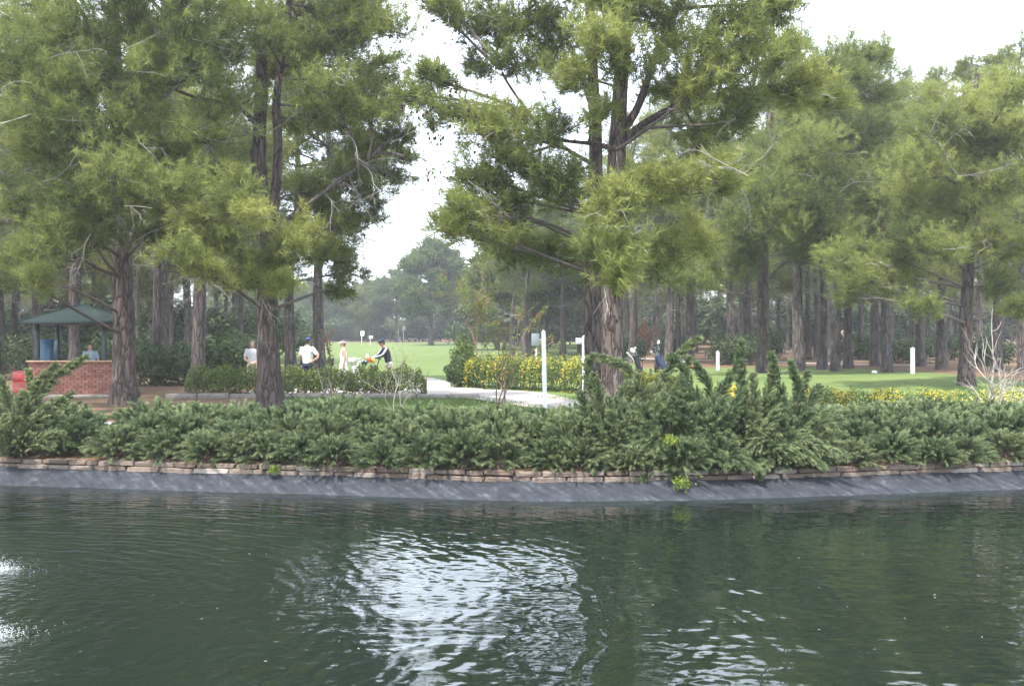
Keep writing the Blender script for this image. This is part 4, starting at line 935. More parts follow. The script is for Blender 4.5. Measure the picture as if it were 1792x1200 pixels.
tall_juniper('tall juniper with one long arm slanting up to the right', 1140, 16.3, [[(1120, 740), (1150, 680), (1190, 620), (1222, 592)], [(1130, 740), (1125, 690), (1090, 640), (1040, 622)], [(1150, 750), (1170, 700), (1200, 670)], [(1140, 760, -.3), (1150, 720, -.4), (1160, 690, -.3)], [(1120, 780, -.4), (1110, 750, -.5), (1100, 730, -.5)], [(1155, 740, .3), (1185, 680, .4), (1205, 630, .4)]], 72)
tall_juniper('juniper with crossed arms at the middle of the tall group', 1235, 16.2, [[(1235, 740), (1215, 690), (1190, 640), (1175, 625)], [(1240, 740), (1260, 690), (1290, 640), (1298, 600)], [(1225, 760, -.3), (1200, 720, -.5), (1180, 700, -.6)], [(1245, 770, -.4), (1250, 730, -.5), (1265, 705, -.5)], [(1250, 770, -.3), (1280, 720, -.3), (1300, 670, -.2)], [(1230, 790, -.5), (1190, 800, -.7), (1160, 830, -.8)], [(1250, 750, .2), (1240, 680, .3), (1220, 640, .4)]], 73)
tall_juniper('pointed juniper right of the crossed arms', 1315, 16.4, [[(1310, 740), (1300, 680), (1296, 620)], [(1325, 740), (1345, 680), (1352, 640)], [(1315, 760, -.3), (1320, 700, -.3), (1318, 660, -.2)], [(1330, 790, -.5), (1370, 790, -.7), (1400, 800, -.9)], [(1300, 790, -.5), (1270, 790, -.7), (1250, 815, -.8)], [(1320, 770, -.4), (1345, 740, -.5), (1360, 720, -.5)]], 74)
tall_juniper('tall pointed juniper at the right end of the tall group', 1390, 16.4, [[(1380, 740), (1362, 670), (1350, 622)], [(1392, 740), (1395, 680), (1385, 636)], [(1400, 740), (1420, 700), (1432, 680)], [(1395, 770, -.3), (1410, 730, -.4), (1425, 720, -.4)], [(1380, 780, -.4), (1370, 740, -.5), (1372, 700, -.4)], [(1400, 800, -.5), (1440, 800, -.6), (1470, 790, -.7)], [(1390, 750, .2), (1400, 690, .2), (1412, 655, .2)]], 75)
tall_juniper('juniper with arching arms at the left edge of the picture', 30, 17.2, [[(30, 760), (70, 690), (110, 650), (150, 625)], [(30, 760), (60, 680), (95, 640)], [(20, 740), (10, 690), (-5, 655)], [(40, 770, -.3), (80, 720, -.3), (125, 690, -.3)], [(20, 770, -.4), (30, 720, -.4), (40, 690, -.4)], [(0, 770, -.4), (-20, 720, -.4), (-30, 680, -.4)], [(45, 790, -.5), (80, 770, -.6), (105, 760, -.6)], [(10, 790, -.5), (0, 760, -.6), (10, 730, -.6)], [(40, 740, .3), (55, 690, .3), (50, 650, .3)]], 76)

# ------------------------------------------------------------------ small trees and bare shrubs
def branchy(gs_, start, d, L, r, rr, depth, tips, up=.12, curve=.16, kids=(2, 4)):
    n = 6; p = [np.asarray(start, float)]; d = nrm(np.asarray(d, float))
    for i in range(n - 1):
        d = nrm(d + rr.normal(0, curve, 3) + np.array([0, 0, up])); p.append(p[-1] + d * L / (n - 1))
    p = np.array(p); tubes(gs_, p, np.linspace(r, r * .5, n), 5); tips.append(p)
    if depth > 0:
        for k in range(rr.integers(*kids) + 1):
            i = rr.integers(2, n); dd = nrm(p[i] - p[i - 1]) + rr.normal(0, .55, 3); branchy(gs_, p[i], dd, L * rr.uniform(.45, .75), r * .55, rr, depth - 1, tips, up, curve, kids)
def bare_shrub(name, label, px, d, stems, m, seed, mleaf=None, nleaf=0, lsize=.03, depth=2, kids=(2, 4), cat='shrub', rust=0):
    rr = np.random.default_rng(seed); x = X_(px, d); zb = float(hgt(x, d)); t = thing(name, label, cat, (x, d, zb)); gs_ = G(); tips = []
    for dx, L, r in stems: branchy(gs_, (x + rr.normal(0, .06), d + rr.normal(0, .06), zb - .04), (dx, rr.normal(0, .25), 1), L, r, rr, depth, tips, kids=kids)
    part('stems', gs_, m, t)
    T = np.concatenate(tips[len(stems):]) if len(tips) > len(stems) else np.concatenate(tips)
    if nleaf:
        g = G(); k = rr.integers(0, len(T), nleaf); p = T[k] + rr.normal(0, .07, (nleaf, 3)); leaves(g, p, np.tile([0, 0, 1.], (nleaf, 1)), lsize, rr.uniform(.2, .9, nleaf), rr); part('leaves', g, mleaf, t, kind='stuff')
    if rust:
        g = G(); c = T[rr.integers(0, len(T), 9)]; k = rr.integers(0, 9, rust); p = c[k] + rr.normal(0, .09, (rust, 3)); leaves(g, p, np.tile([0, 0, 1.], (rust, 1)), lsize, rr.uniform(.2, .9, rust), rr); part('dry_leaves', g, M['rust_leaf'], t, kind='stuff')
    return t
bare_shrub('bare_shrub', 'bare pale branched shrub at the right edge behind the junipers', 1738, 20.5, [(-.35, 1.2, .022), (.05, 1.4, .024), (.40, 1.1, .022), (.7, 1.0, .016), (-.8, .9, .015)], M['bare'], 81, M['leaf_light'], 160, .02, 2, (3, 5))
bare_shrub('bare_shrub', 'bare pale twiggy shrub in front of the golfers hedge', 690, 26, [(.35, 1.2, .014), (-.1, 1.0, .014), (.7, .9, .011), (-.6, .9, .011)], M['bare'], 82, M['leaf_light'], 260, .025, 2)
bare_shrub('bare_shrub', 'bare forked twig shrub left of the twiggy shrub on the lawn', 592, 27, [(-.7, 1.0, .018), (-.3, .9, .018), (.5, .7, .014)], M['bare'], 83, M['leaf_light'], 60, .025, 1)
bare_shrub('leafing_shrub', 'small multi stemmed shrub with rusty leaf tips before the yellow hedge', 878, 26.3, [(-.18, 1.3, .022), (.05, 1.6, .024), (.22, 1.5, .022), (.3, 1.2, .018)], M['brownstem'], 84, M['leaf_light'], 200, .03, 1, rust=110)
bare_shrub('young_tree', 'young tree with light green and rusty leaves behind the yellow hedge', 838, 39.5, [(-.02, 2.6, .045)], M['brownstem'], 85, M['leaf_light'], 2000, .045, 3, (4, 6), 'tree', 110)
bare_shrub('young_tree', 'thin young tree with rusty leaves beside the white post', 905, 40, [(.05, 2.3, .035)], M['brownstem'], 86, M['leaf_light'], 600, .045, 2, (3, 5), 'tree', 90)
bare_shrub('sapling', 'sapling with dark reddish leaves beside the woman in white', 582, 31.5, [(.04, 1.55, .03)], M['brownstem'], 88, M['rust_leaf'], 150, .04, 1, (3, 5), 'tree')
for (px, py, dd, s, lab) in [(1195, 845, 15.0, .16, 'bright green leafy sprig growing out of the stone wall'), (1175, 770, 15.3, .14, 'bright green leafy shoot among the tall junipers'), (478, 822, 15.9, .10, 'small green weed rooted on top of the liner')]:
    rr = np.random.default_rng(int(px)); c = P(px, py, dd); t = thing('weed', lab, 'plant', c + np.array([0, .25, -.02])); g, gs_ = G(), G()
    p, u = blob(150, c, (s, s * .8, s * .7), rr); leaves(g, p, u, .024, rr.uniform(.2, .9, 150), rr); part('leaves', g, M['leaf_light'], t, kind='stuff')
    for k in range(7): tubes(gs_, bez(c + np.array([0, .25, -.02]), c + np.array([0, .1, .08]), p[k], 5), np.linspace(.006, .003, 5), 4)
    part('stems', gs_, M['brownstem'], t)
# grass tufts on the near lawn strip and along path edges
g = G(); rr = np.random.default_rng(9); n = 26000
yy = rr.uniform(18.5, 33, n); xx = rr.uniform(-7, 4.5, n)
k = (litter(xx, yy) < .5) & (yy > wally(xx) + 2.4); c0 = np.abs(np.interp(xx, [-4.2, -1, .6, 2.2, 5.5], [35.6, 34.6, 31.5, 28.2, 26]) - yy) > 1.6
xx, yy = xx[k & c0], yy[k & c0]; b = np.stack([xx, yy, hgt(xx, yy)], -1); n = len(b)
tip = b + np.stack([rr.normal(0, .04, n), rr.normal(0, .04, n), rr.uniform(.05, .13, n)], -1); sd_ = np.stack([rr.uniform(.005, .011, n), rr.normal(0, .004, n), 0 * xx], -1)
g.add(np.stack([b - sd_, b + sd_, tip], 1).reshape(-1, 3), np.arange(3 * n).reshape(-1, 3), np.repeat(rr.uniform(.2, .9, n), 3))
setp(part('grass', g, M['grass']), 'short green grass on the lawn strip behind the juniper hedge', 'grass', kind='stuff')

# ------------------------------------------------------------------ kiosk and things beside it
def kiosk():
    d = 33.6; x0, x1 = X_(51, d), X_(198, d); y0 = d; zb = float(hgt((x0 + x1) / 2, y0)); dep = 1.7
    t = thing('kiosk', 'open brick snack kiosk with green hipped roof at the left', 'kiosk', ((x0 + x1) / 2, y0, zb))
    rr = np.random.default_rng(4); gb = G(); wh = 1.10; course = .082
    nrow = int(wh / course)
    def wall_run(a, b, axis, other):
        for r in range(nrow):
            u = a - (.11 if r % 2 else 0)
            while u < b:
                s, e = max(u, a), min(u + .215, b)
                if e - s > .03:
                    c = (s + e) / 2; L = e - s - .008
                    if axis == 0: box(gb, (c, other, zb + r * course + course / 2), (L, .10 + rr.uniform(-.006, .006), course - .008), tint=float(rr.random()))
                    else: box(gb, (other, c, zb + r * course + course / 2), (.10, L, course - .008), tint=float(rr.random()))
                u += .225
    wall_run(x0, x1, 0, y0); wall_run(y0 + .06, y0 + dep, 1, x0 + .05); wall_run(y0 + .06, y0 + dep, 1, x1 - .05)
    part('brick_wall', gb, M['brick'], t, smooth=False, kind='stuff')
    gm = G(); box(gm, ((x0 + x1) / 2, y0 + .01, zb + wh / 2 - .01), (x1 - x0 - .03, .075, wh - .03)); box(gm, (x0 + .052, y0 + dep / 2, zb + wh / 2 - .01), (.075, dep - .1, wh - .03)); box(gm, (x1 - .052, y0 + dep / 2, zb + wh / 2 - .01), (.075, dep - .1, wh - .03))
    part('mortar_core', gm, M['mortar'], t)
    gt = G(); box(gt, ((x0 + x1) / 2, y0 + .04, zb + nrow * course + .028), (x1 - x0 + .10, .36, .05), bev=.01); part('counter_top', gt, M['wood'], t)
    cx, cy = X_(124, d), y0 + dep / 2; ez = CAM_Z + 38 / FPX * d
    for sx in (X_(64, d), X_(182, d)):
        for sy in (y0 + .05, y0 + dep - .1):
            gp = G(); box(gp, (sx, sy, (zb + ez) / 2), (.13, .13, ez - zb), bev=.012); part('post', gp, M['green_post'], t)
    hw, hd, az_ = X_(205, d) - cx, dep / 2 + .35, CAM_Z + 68 / FPX * d
    gr = G(); e = .06
    v = [(cx - hw, cy - hd, ez), (cx + hw, cy - hd, ez), (cx + hw, cy + hd, ez), (cx - hw, cy + hd, ez), (cx - .12, cy, az_), (cx + .12, cy, az_)]
    gr.add(v, [(0, 1, 5, 4), (2, 3, 4, 5)]); gr.add(v, [(1, 2, 5), (3, 0, 4)])
    roof = part('roof', gr, M['green_roof'], t, smooth=False)
    gf = G()
    for a, b, c, s in (((cx, cy - hd + .02, ez - .045), (2 * hw - .02, .05, .10), 0, 0), ((cx, cy + hd - .02, ez - .045), (2 * hw - .02, .05, .10), 0, 0), ((cx - hw + .02, cy, ez - .047), (.05, 2 * hd - .10, .10), 0, 0), ((cx + hw - .02, cy, ez - .047), (.05, 2 * hd - .10, .10), 0, 0)): box(gf, a, b, bev=.008)
    gc = G(); box(gc, (cx, cy, ez - .08), (2 * hw - .14, 2 * hd - .14, .02)); part('ceiling', gc, M['green_post'], t)
    part('fascia', gf, M['green_post'], roof)
    gr = G()
    for a, b in ((0, 4), (3, 4), (1, 5), (2, 5), (4, 5)): tubes(gr, [v[a], (np.array(v[a]) + v[b]) / 2, v[b]], [.035] * 3, 6)
    part('ridge', gr, M['green_roof'], roof)
    gs_ = G(); box(gs_, ((x0 + x1) / 2, y0 - .35, zb + .0), (x1 - x0 + 1.2, .9, .10), bev=.02); o = setp(part('pavement', gs_, M['kerb']), 'concrete apron in front of the kiosk', kind='structure')
    # cooler inside
    xx = X_(86, d + .9); f = thing('drinks_cooler', 'blue drinks cooler standing inside the kiosk', 'cooler', (xx, y0 + .8, zb))
    gf = G(); box(gf, (0, 0, .90), (.46, .50, 1.80), bev=.03); part('cabinet', gf, M['blue'], f, local=True)
    gf = G(); box(gf, (0, -.265, .95), (.40, .03, 1.5), bev=.012); dr = part('door', gf, M['blue'], f, local=True); gh = G(); tubes(gh, [(.16, -.30, .8), (.16, -.30, 1.2)], [.012, .012], 8, caps=True); part('handle', gh, M['chrome'], dr, local=True)
    # red crates
    xr = X_(40, 32.8); zr = float(hgt(xr, 32.8))
    for k, (z, lab) in enumerate([(0, 'lower red plastic drinks crate left of the kiosk'), (.42, 'upper red plastic drinks crate stacked left of the kiosk')]):
        c = thing('drinks_crate', lab, 'crate', (xr, 32.8, zr + z + .01), .04 * k, 'stacked red crates'); gg = G()
        for sx, sy, L, ax in ((0, -.17, .46, 0), (0, .17, .46, 0), (-.215, 0, .31, 1), (.215, 0, .31, 1)):
            box(gg, (sx, sy, .19), ((L, .03, .36) if ax == 0 else (.03, L, .36)), bev=.006)
            for zz in (.03, .37): box(gg, (sx * 1.03, sy * 1.05, zz), ((L + .02, .035, .05) if ax == 0 else (.035, L + .02, .05)), bev=.008)
        box(gg, (0, 0, .012), (.40, .30, .02)); part('crate_frame', gg, M['red'], c, local=True)
        gg = G(); box(gg, (0, -.188, .36), (.47, .006, .05)); part('white_band', gg, M['offwhite'], c, local=True)
kiosk()

# ------------------------------------------------------------------ posts, signs, markers
def post(name, label, cat, px, top, bot, d, wpx, m, lean=0, zb=None, sign=None, smat=None):
    x = X_(px, d); zg = float(hgt(x, d)); zt = CAM_Z - (top - 600) / FPX * d; w_ = wpx / FPX * d
    t = thing(name, label, cat, (x, d, zg)); g = G(); H = zt - zg
    r = w_ / 2; box(g, (0, 0, H / 2 - .1), (2 * r, 2 * r, H + .2), bev=.012)
    v = g.v[0]; v[:, 0] += lean * (v[:, 2] - H); 
    n0 = g.n; g.add([(-r, -r, H), (r, -r, H), (r, r, H), (-r, r, H), (0, 0, H + r * .9)], [(0, 1, 4), (1, 2, 4), (2, 3, 4), (3, 0, 4)])
    part('shaft', g, m, t, local=True, smooth=False)
    if sign:
        sx, sy, sw, sh = sign; gg = G(); cx = X_(sx, d) - x; cz = CAM_Z - (sy - 600) / FPX * d - zg
        box(gg, (cx, .03, cz), (sw / FPX * d, .035, sh / FPX * d), bev=.008); s = part('sign_board', gg, smat or M['greysign'], t, local=True)
        gg = G(); box(gg, (cx / 2, .03, cz), (abs(cx), .03, .03)); part('bracket', gg, m, s, local=True)
    return t
post('white_post', 'tall white leaning wooden post by the gravel path', 'post', 951, 580, 718, 26.6, 7.5, M['white'], -.02, sign=(937, 594, 14, 22))
post('white_post', 'white post with small sign just left of the twin pine trunks', 'post', 1022, 589, 646, 33.2, 6, M['white'], 0, sign=(1013, 597, 11, 11), smat=M['greysign'])
post('white_stake', 'short white stake behind the tall junipers on the tee', 'stake', 1256, 616, 646, 52, 5, M['white'])
post('white_stake', 'white stake on the flat tee at the right', 'stake', 1597, 610, 656, 45, 6, M['white'])
post('white_stake', 'tiny white stake far behind the flowering hedge', 'stake', 938, 610, 626, 62, 3.2, M['white'])
t = thing('garden_lamp', 'small lamp with white head between the twin pine trunks', 'lamp', (X_(1052, 34), 34, float(hgt(X_(1052, 34), 34)))); g = G(); tubes(g, [(0, 0, -.1), (0, 0, .8), (0, 0, 1.45)], [.03, .03, .03], 8, caps=True); part('pole', g, M['wood'], t, local=True); g = G(); ell(g, (0, 0, 1.60), (.085, .085, .12), 12, 8); part('lamp_head', g, M['white'], t, local=True)
for px, py, dd, r, m, lab in [(1530, 652, 44, .12, 'white', 'white rounded tee marker on the grass'), (984, 630, 50, .07, 'gold', 'small yellow tee marker on the far lawn')]:
    x = X_(px, dd); t = thing('tee_marker', lab, 'marker', (x, dd, float(hgt(x, dd)))); g = G(); ell(g, (0, 0, r * .55), (r, r * .8, r * .6), 14, 8); part('marker_body', g, M[m], t, local=True); g = G(); tubes(g, [(0, 0, -.1), (0, 0, .05)], [.01, .01], 6); part('spike', g, M['chrome'], t, local=True)
def far_cart(px, dd, label, s=1.0):
    x = X_(px, dd); t = thing('golf_cart', label, 'cart', (x, dd, float(hgt(x, dd))), .2, 'distant golf carts'); 
    g = G(); box(g, (0, 0, .55 * s), (2.3 * s, 1.1, .42 * s), bev=.1); box(g, (.75 * s, 0, .85 * s), (.5 * s, 1.0, .3 * s), bev=.08); part('body', g, M['white'], t, local=True)
    g = G(); box(g, (-.1, 0, 1.75 * s), (1.7 * s, 1.1, .07), bev=.02); part('roof', g, M['offwhite'], t, local=True)
    g = G()
    for sx in (-.85, .65):
        for sy in (-.5, .5): tubes(g, [(sx * s, sy, .7 * s), (sx * s * .95, sy, 1.74 * s)], [.02, .02], 5)
    part('roof_frame', g, M['tyre'], t, local=True)
    for sx in (-.75, .75):
        for sy in (-.5, .5): gg = G(); tubes(gg, [(sx * s, sy - .08, .23 * s), (sx * s, sy + .08, .23 * s)], [.23 * s] * 2, 12, caps=True); part('wheel', gg, M['tyre'], t, local=True)
    g = G(); box(g, (-.25 * s, 0, .88 * s), (.5 * s, 1.0, .2 * s), bev=.04); box(g, (-.5 * s, 0, 1.1 * s), (.1, 1.0, .4 * s), bev=.03); part('seat', g, M['blackcloth'], t, local=True)
far_cart(722, 196, 'white golf cart far away below the round tree, left one', .75); far_cart(745, 198, 'small white golf cart far away touching the round tree trunk', .65)
for px, dd, hh, lab in [(499, 150, 1.9, 'far white sign left of the slim pine'), (633, 150, 1.8, 'far white flag sign left of the woman'), (648, 150, 1.3, 'far small white marker right of the woman'), (706, 190, 2.6, 'far white sign below the round tree')]:
    x = X_(px, dd); t = thing('fairway_sign', lab, 'sign', (x, dd, float(hgt(x, dd)))); g = G(); tubes(g, [(0, 0, -.1), (0, 0, hh)], [.04, .04], 6); part('pole', g, M['white'], t, local=True); g = G(); box(g, (.1, 0, hh - .2), (.55, .05, .7 if hh > 1.5 else .4), bev=.02); part('sign_board', g, M['white'], t, local=True)
shrub('orange_shrub', 'orange leaved shrub seen far between the trunks behind the trolleys', 'shrub', (X_(1127, 90), 90), (.9, .7, 1.5), 700, .13, M['rust_leaf'], 391)

# ------------------------------------------------------------------ golf bags and trolleys
def golf_bag(label, px, d, zoff, h, rz, mbag, trolley=True, tilt=.25, covers=('white',), group='golf bags', mpocket=None, handle_m='bag_black', lying=False, seed=1, x=None):
    rr = np.random.default_rng(seed); x = X_(px, d); t = thing('golf_bag', label, 'golf bag', (x, d, float(hgt(x, d)) + zoff), rz, group)
    Rm = np.array(Matrix.Rotation(tilt, 3, 'Y')); base = np.array([0, 0, .12])
    def tr(p): return np.asarray(p) @ Rm.T + base
    g = G(); loft(g, [(0, 0, z, r * .98, r * .85) for z, r in ((0, .12), (.03, .135), (.45 * h, .125), (.8 * h, .14), (.84 * h, .15), (.86 * h, .13))]); g.v = [tr(v).astype(np.float32) for v in g.v]; part('bag_body', g, mbag, t, local=True)
    g = G(); box(g, (-.14, 0, .22 * h), (.08, .19, .30 * h), bev=.03); g.v = [tr(v).astype(np.float32) for v in g.v]; part('pocket', g, mpocket or mbag, t, local=True)
    g = G(); tubes(g, bez(np.array([.12, 0, .2]), np.array([.30, 0, .5]), np.array([.13, 0, .75 * h]), 8), [.014] * 8, 6); g.v = [tr(v).astype(np.float32) for v in g.v]; part('strap', g, M['blackcloth'], t, local=True)
    for k in range(6):
        a = rr.uniform(0, 6.28); p0 = np.array([.07 * math.cos(a), .06 * math.sin(a), .6 * h]); L = h * (.86 + .05) + rr.uniform(.08, .28); p1 = np.array([.10 * math.cos(a), .09 * math.sin(a), L])
        g = G(); tubes(g, [p0, p1], [.008, .007], 5); g.v = [tr(v).astype(np.float32) for v in g.v]; c = part('club', g, M['chrome'], t, local=True)
        g = G(); cov = covers[k % len(covers)]
        if cov == 'iron': box(g, p1 + np.array([.03, 0, .0]), (.09, .025, .05), rz=a, bev=.008); m = M['chrome']
        else: ell(g, p1 + np.array([.02, 0, .03]), (.055, .05, .09), 10, 6); m = M[{'white': 'white', 'gold': 'gold', 'green': 'bag_green', 'black': 'bag_black', 'orange': 'orange'}[cov]]
        g.v = [tr(v).astype(np.float32) for v in g.v]; part('club_head', g, m, c, local=True)
    if trolley:
        for s in (-1, 1):
            g = G(); tubes(g, [(-.05, s * .28 - .02, .15), (-.05, s * .28 + .02, .15)], [.15, .15], 16, caps=True); part('wheel', g, M['tyre'], t, local=True)
        g = G(); tubes(g, [(-.05, -.28, .15), (-.05, 0, .22), (-.05, .28, .15)], [.014] * 3, 6); tubes(g, [(.0, 0, .1), tr((-.16, 0, .8 * h)), tr((-.30, 0, 1.05 * h))], [.016] * 3, 6); tubes(g, [tr((-.30, -.12, 1.05 * h)), tr((-.30, .12, 1.05 * h))], [.02, .02], 6, caps=True); tubes(g, [(0, 0, .1), (.32, 0, .02)], [.012] * 2, 6)
        part('trolley_frame', g, M[handle_m], t, local=True)
    return t
golf_bag('dark green golf bag left of the man in white shirt', 505, 35.2, 0, .82, .4, M['bag_green'], covers=('black', 'iron'), seed=1, tilt=.5)
golf_bag('dark green golf bag right of the man in white shirt', 557, 35.0, 0, .92, -.3, M['bag_green'], covers=('green', 'black'), seed=2, tilt=.45)
golf_bag('dark green golf bag right of the woman', 616, 35.4, 0, .88, .2, M['bag_green'], covers=('green', 'iron'), seed=3, tilt=.4)
golf_bag('golf trolley with white frame and pale bag between woman and stooping man', 630, 35.2, 0, .9, 2.6, M['offwhite'], covers=('white', 'iron'), handle_m='white', seed=4, tilt=.35)
golf_bag('black golf bag with yellow and orange covers before the stooping man', 659, 34.6, 0, .92, -2.6, M['bag_black'], covers=('gold', 'white', 'orange'), seed=5, tilt=.2, mpocket=M['orange'])
golf_bag('dark golf bag with white covers on the leftmost trolley by the wood', 1122, 46, 0, 1.05, .2, M['bag_black'], covers=('white', 'white', 'iron'), seed=6, tilt=-.32, handle_m='white')
golf_bag('upright dark golf bag with green and white covers in the middle', 1150, 46.5, 0, 1.15, 1.2, M['bag_black'], covers=('white', 'green', 'black'), seed=7, tilt=.08)
golf_bag('dark blue golf bag leaning on the right of the trolley group', 1166, 46, 0, .98, 2.8, M['bag_blue'], covers=('iron', 'black'), seed=8, tilt=.5)
golf_bag('red and black golf bag lying low on the grass near the stake', 1222, 50, -.02, .80, 2.6, M['red'], trolley=False, tilt=1.25, covers=('black', 'iron'), seed=9, mpocket=M['bag_black'])

# ------------------------------------------------------------------ people
DG = lambda: bpy.context.evaluated_depsgraph_get()
def fuse(name, g, m, parent, vox=.013, smooth_it=4):       # many closed volumes -> one continuous surface
    me = g.mesh(name); o = bpy.data.objects.new(name, me); COL.objects.link(o)
    r = o.modifiers.new('r', 'REMESH'); r.mode = 'VOXEL'; r.voxel_size = vox
    s = o.modifiers.new('s', 'SMOOTH'); s.factor = .5; s.iterations = smooth_it
    me2 = bpy.data.meshes.new_from_object(o.evaluated_get(DG())); me2.name = name
    bpy.data.objects.remove(o); bpy.data.meshes.remove(me)
    for p in me2.polygons: p.use_smooth = True
    me2.materials.clear(); me2.materials.append(m)
    q = bpy.data.objects.new(name, me2); COL.objects.link(q); q.parent = parent; return q
def limb(g, pts, rs, S=12):
    p = spline(pts, 14); r = np.interp(np.linspace(0, 1, 14), np.linspace(0, 1, len(rs)), rs); tubes(g, p, r, S, caps=True)
    ell(g, pts[0], [rs[0]] * 3, 10, 7); ell(g, pts[-1], [rs[-1]] * 3, 10, 7)
def person(label, x, d, yaw, H, arms, top='shirt', top_m='whitecloth', legs='trousers', legs_m='navy', cap=None, hair='hair', bend=0.0, stance=.09, head_turn=0., sleeve=.55, stripe=None, head_drop=0., step=0.):
    t = thing('person', label, 'person', (x, d, float(hgt(x, d)) + .01), yaw); k = H / 1.78
    def B(p):                                   # forward stoop from the hips (figure faces local -Y)
        p = np.array(p, float)
        if p[2] > .95 and bend: 
            dz = p[2] - .95; p = np.array([p[0], p[1] - math.sin(bend) * dz, .95 + math.cos(bend) * dz])
        return p * k
    g = G()
    hips = [B((s * .09, 0, .93)) for s in (-1, 1)]; legp = []
    for s, hp in zip((-1, 1), hips):
        kn = B((s * (stance + .005), -.02 - s * step * .5, .50)); an = B((s * stance, .02 - s * step, .09)); legp.append((hp, kn, an))
        limb(g, [hp, kn, an], [.085 * k, .06 * k, .058 * k, .042 * k])
        limb(g, [an + np.array([0, .03, -.045]) * k, an + np.array([s * .015, -.06, -.06]) * k, an + np.array([s * .03, -.16, -.07]) * k], [.042 * k, .042 * k, .026 * k])
    tor = [(.94, .150, .105), (1.06, .135, .095), (1.20, .150, .105), (1.34, .168, .112), (1.44, .155, .095), (1.50, .085, .070)]
    loft(g, [(*B((0, 0, z))[:2], B((0, 0, z))[2], a * k, b * k) for z, a, b in tor])
    nk = B((0, .0, 1.48)); hc = B((0, -.02 - head_drop * .06, 1.665 - head_drop * .03)); limb(g, [nk, (nk + hc) / 2, hc - np.array([0, 0, .06]) * k], [.058 * k, .054 * k, .052 * k])
    hm = np.array(Matrix.Rotation(head_turn, 3, 'Z') @ Matrix.Rotation(head_drop * .5 + bend * .35, 3, 'X'))
    def HD(p): return hc + np.array(p) @ hm.T * k
    gh = G(); ell(gh, (0, 0, .01), (.073, .092, .105), 14, 10); ell(gh, (0, -.03, -.06), (.052, .062, .06), 12, 8)
    tubes(gh, [(0, -.085, .02), (0, -.112, -.018)], [.009, .015], 8, caps=True)
    for s in (-1, 1): ell(gh, (s * .074, .005, -.005), (.012, .02, .03), 8, 6)
    for v, f in zip(gh.v, [None] * len(gh.v)): pass
    gh.v = [HD(v) for v in gh.v]
    V = np.concatenate(gh.v); g.v.append(V.astype(np.float32)); g.f += [f + g.n for f in gh.f]; g.t.append(np.full(len(V), .5, np.float32)); g.n += len(V)
    shp = []
    for s, (el_, wr, hd) in zip((-1, 1), arms):
        sh = B((s * .185, 0, 1.43)); el_, wr, hd = B(el_), B(wr), np.array(hd, float); shp.append((sh, el_, wr))
        limb(g, [sh, el_, wr], [.052 * k, .043 * k, .040 * k, .029 * k])
        hd = nrm(hd); pm = wr + hd * .055 * k; up = np.array([0, -1., 0]) if abs(hd[1]) < .8 else np.array([1., 0, 0]); sd2 = nrm(np.cross(hd, up)); up2 = np.cross(sd2, hd)
        limb(g, [wr, pm, pm + hd * .03 * k], [.028 * k, .036 * k, .034 * k], 8)
        for j, (o_, L) in enumerate(((-.030, .062), (-.010, .075), (.010, .070), (.029, .055))):
            a = pm + sd2 * o_ * k + hd * .035 * k; b = a + hd * L * .5 * k; c = b + (hd * .8 - up2 * .6) * L * .5 * k; limb(g, [a, b, c], [.0105 * k, .010 * k, .008 * k], 6)
        a = wr + hd * .02 * k + sd2 * .03 * k; limb(g, [a, a + (hd * .5 + sd2 * .7) * .035 * k, a + (hd * .9 + sd2 * .6) * .065 * k], [.012 * k, .011 * k, .009 * k], 6)
    fuse('body', g, M['skin'], t, .0155, 2)
    e = G()
    for s in (-1, 1): ell(e, (s * .03, -.083, .015), (.010, .006, .006), 8, 5)
    e.v = [HD(v).astype(np.float32) for v in e.v]; part('eyes', e, M['eye'], t, local=True)
    # garments
    def grow(z, a, b, q): c = B((0, 0, z)); return (c[0], c[1], c[2], (a + q) * k, (b + q) * k)
    if top == 'dress':
        g = G(); loft(g, [grow(.52, .20, .17, .02), grow(.75, .18, .15, .02), grow(.93, .155, .12, .015), grow(1.08, .125, .095, .015), grow(1.22, .14, .105, .015), grow(1.34, .150, .11, .012), grow(1.42, .14, .09, .01)])
        for s, (sh, el_, wr) in zip((-1, 1), shp): limb(g, [sh + np.array([-s * .08, 0, .02]) * k, sh + np.array([-s * .03, 0, .0]) * k], [.05 * k, .05 * k])
        fuse('dress', g, M[top_m], t, .018, 3)
    else:
        g = G(); loft(g, [grow(.95, .155, .115, .012)] + [grow(z, a, b, .02) for z, a, b in tor[1:5]] + [grow(1.505, .075, .065, .012)])
        for s, (sh, el_, wr) in zip((-1, 1), shp):
            if sleeve <= 1: limb(g, [sh, sh + (el_ - sh) * sleeve * .5, sh + (el_ - sh) * sleeve * 1.25], [.070 * k, .066 * k, .066 * k])
            else: limb(g, [sh, el_, wr], [.070 * k, .060 * k, .055 * k, .042 * k])
        fuse('jacket' if sleeve > 1 else 'shirt', g, M[top_m], t, .018, 3)
        if stripe:
            g = G()
            for s, (sh, el_, wr) in zip((-1, 1), shp):
                q = np.array([s * .055, -.02, .03]) * k; limb(g, [sh + q, el_ + q * 1.0, wr + q * .6], [.034 * k, .030 * k, .026 * k, .024 * k], 8)
            fuse('sleeve_stripe', g, M[stripe], t, .018, 2)
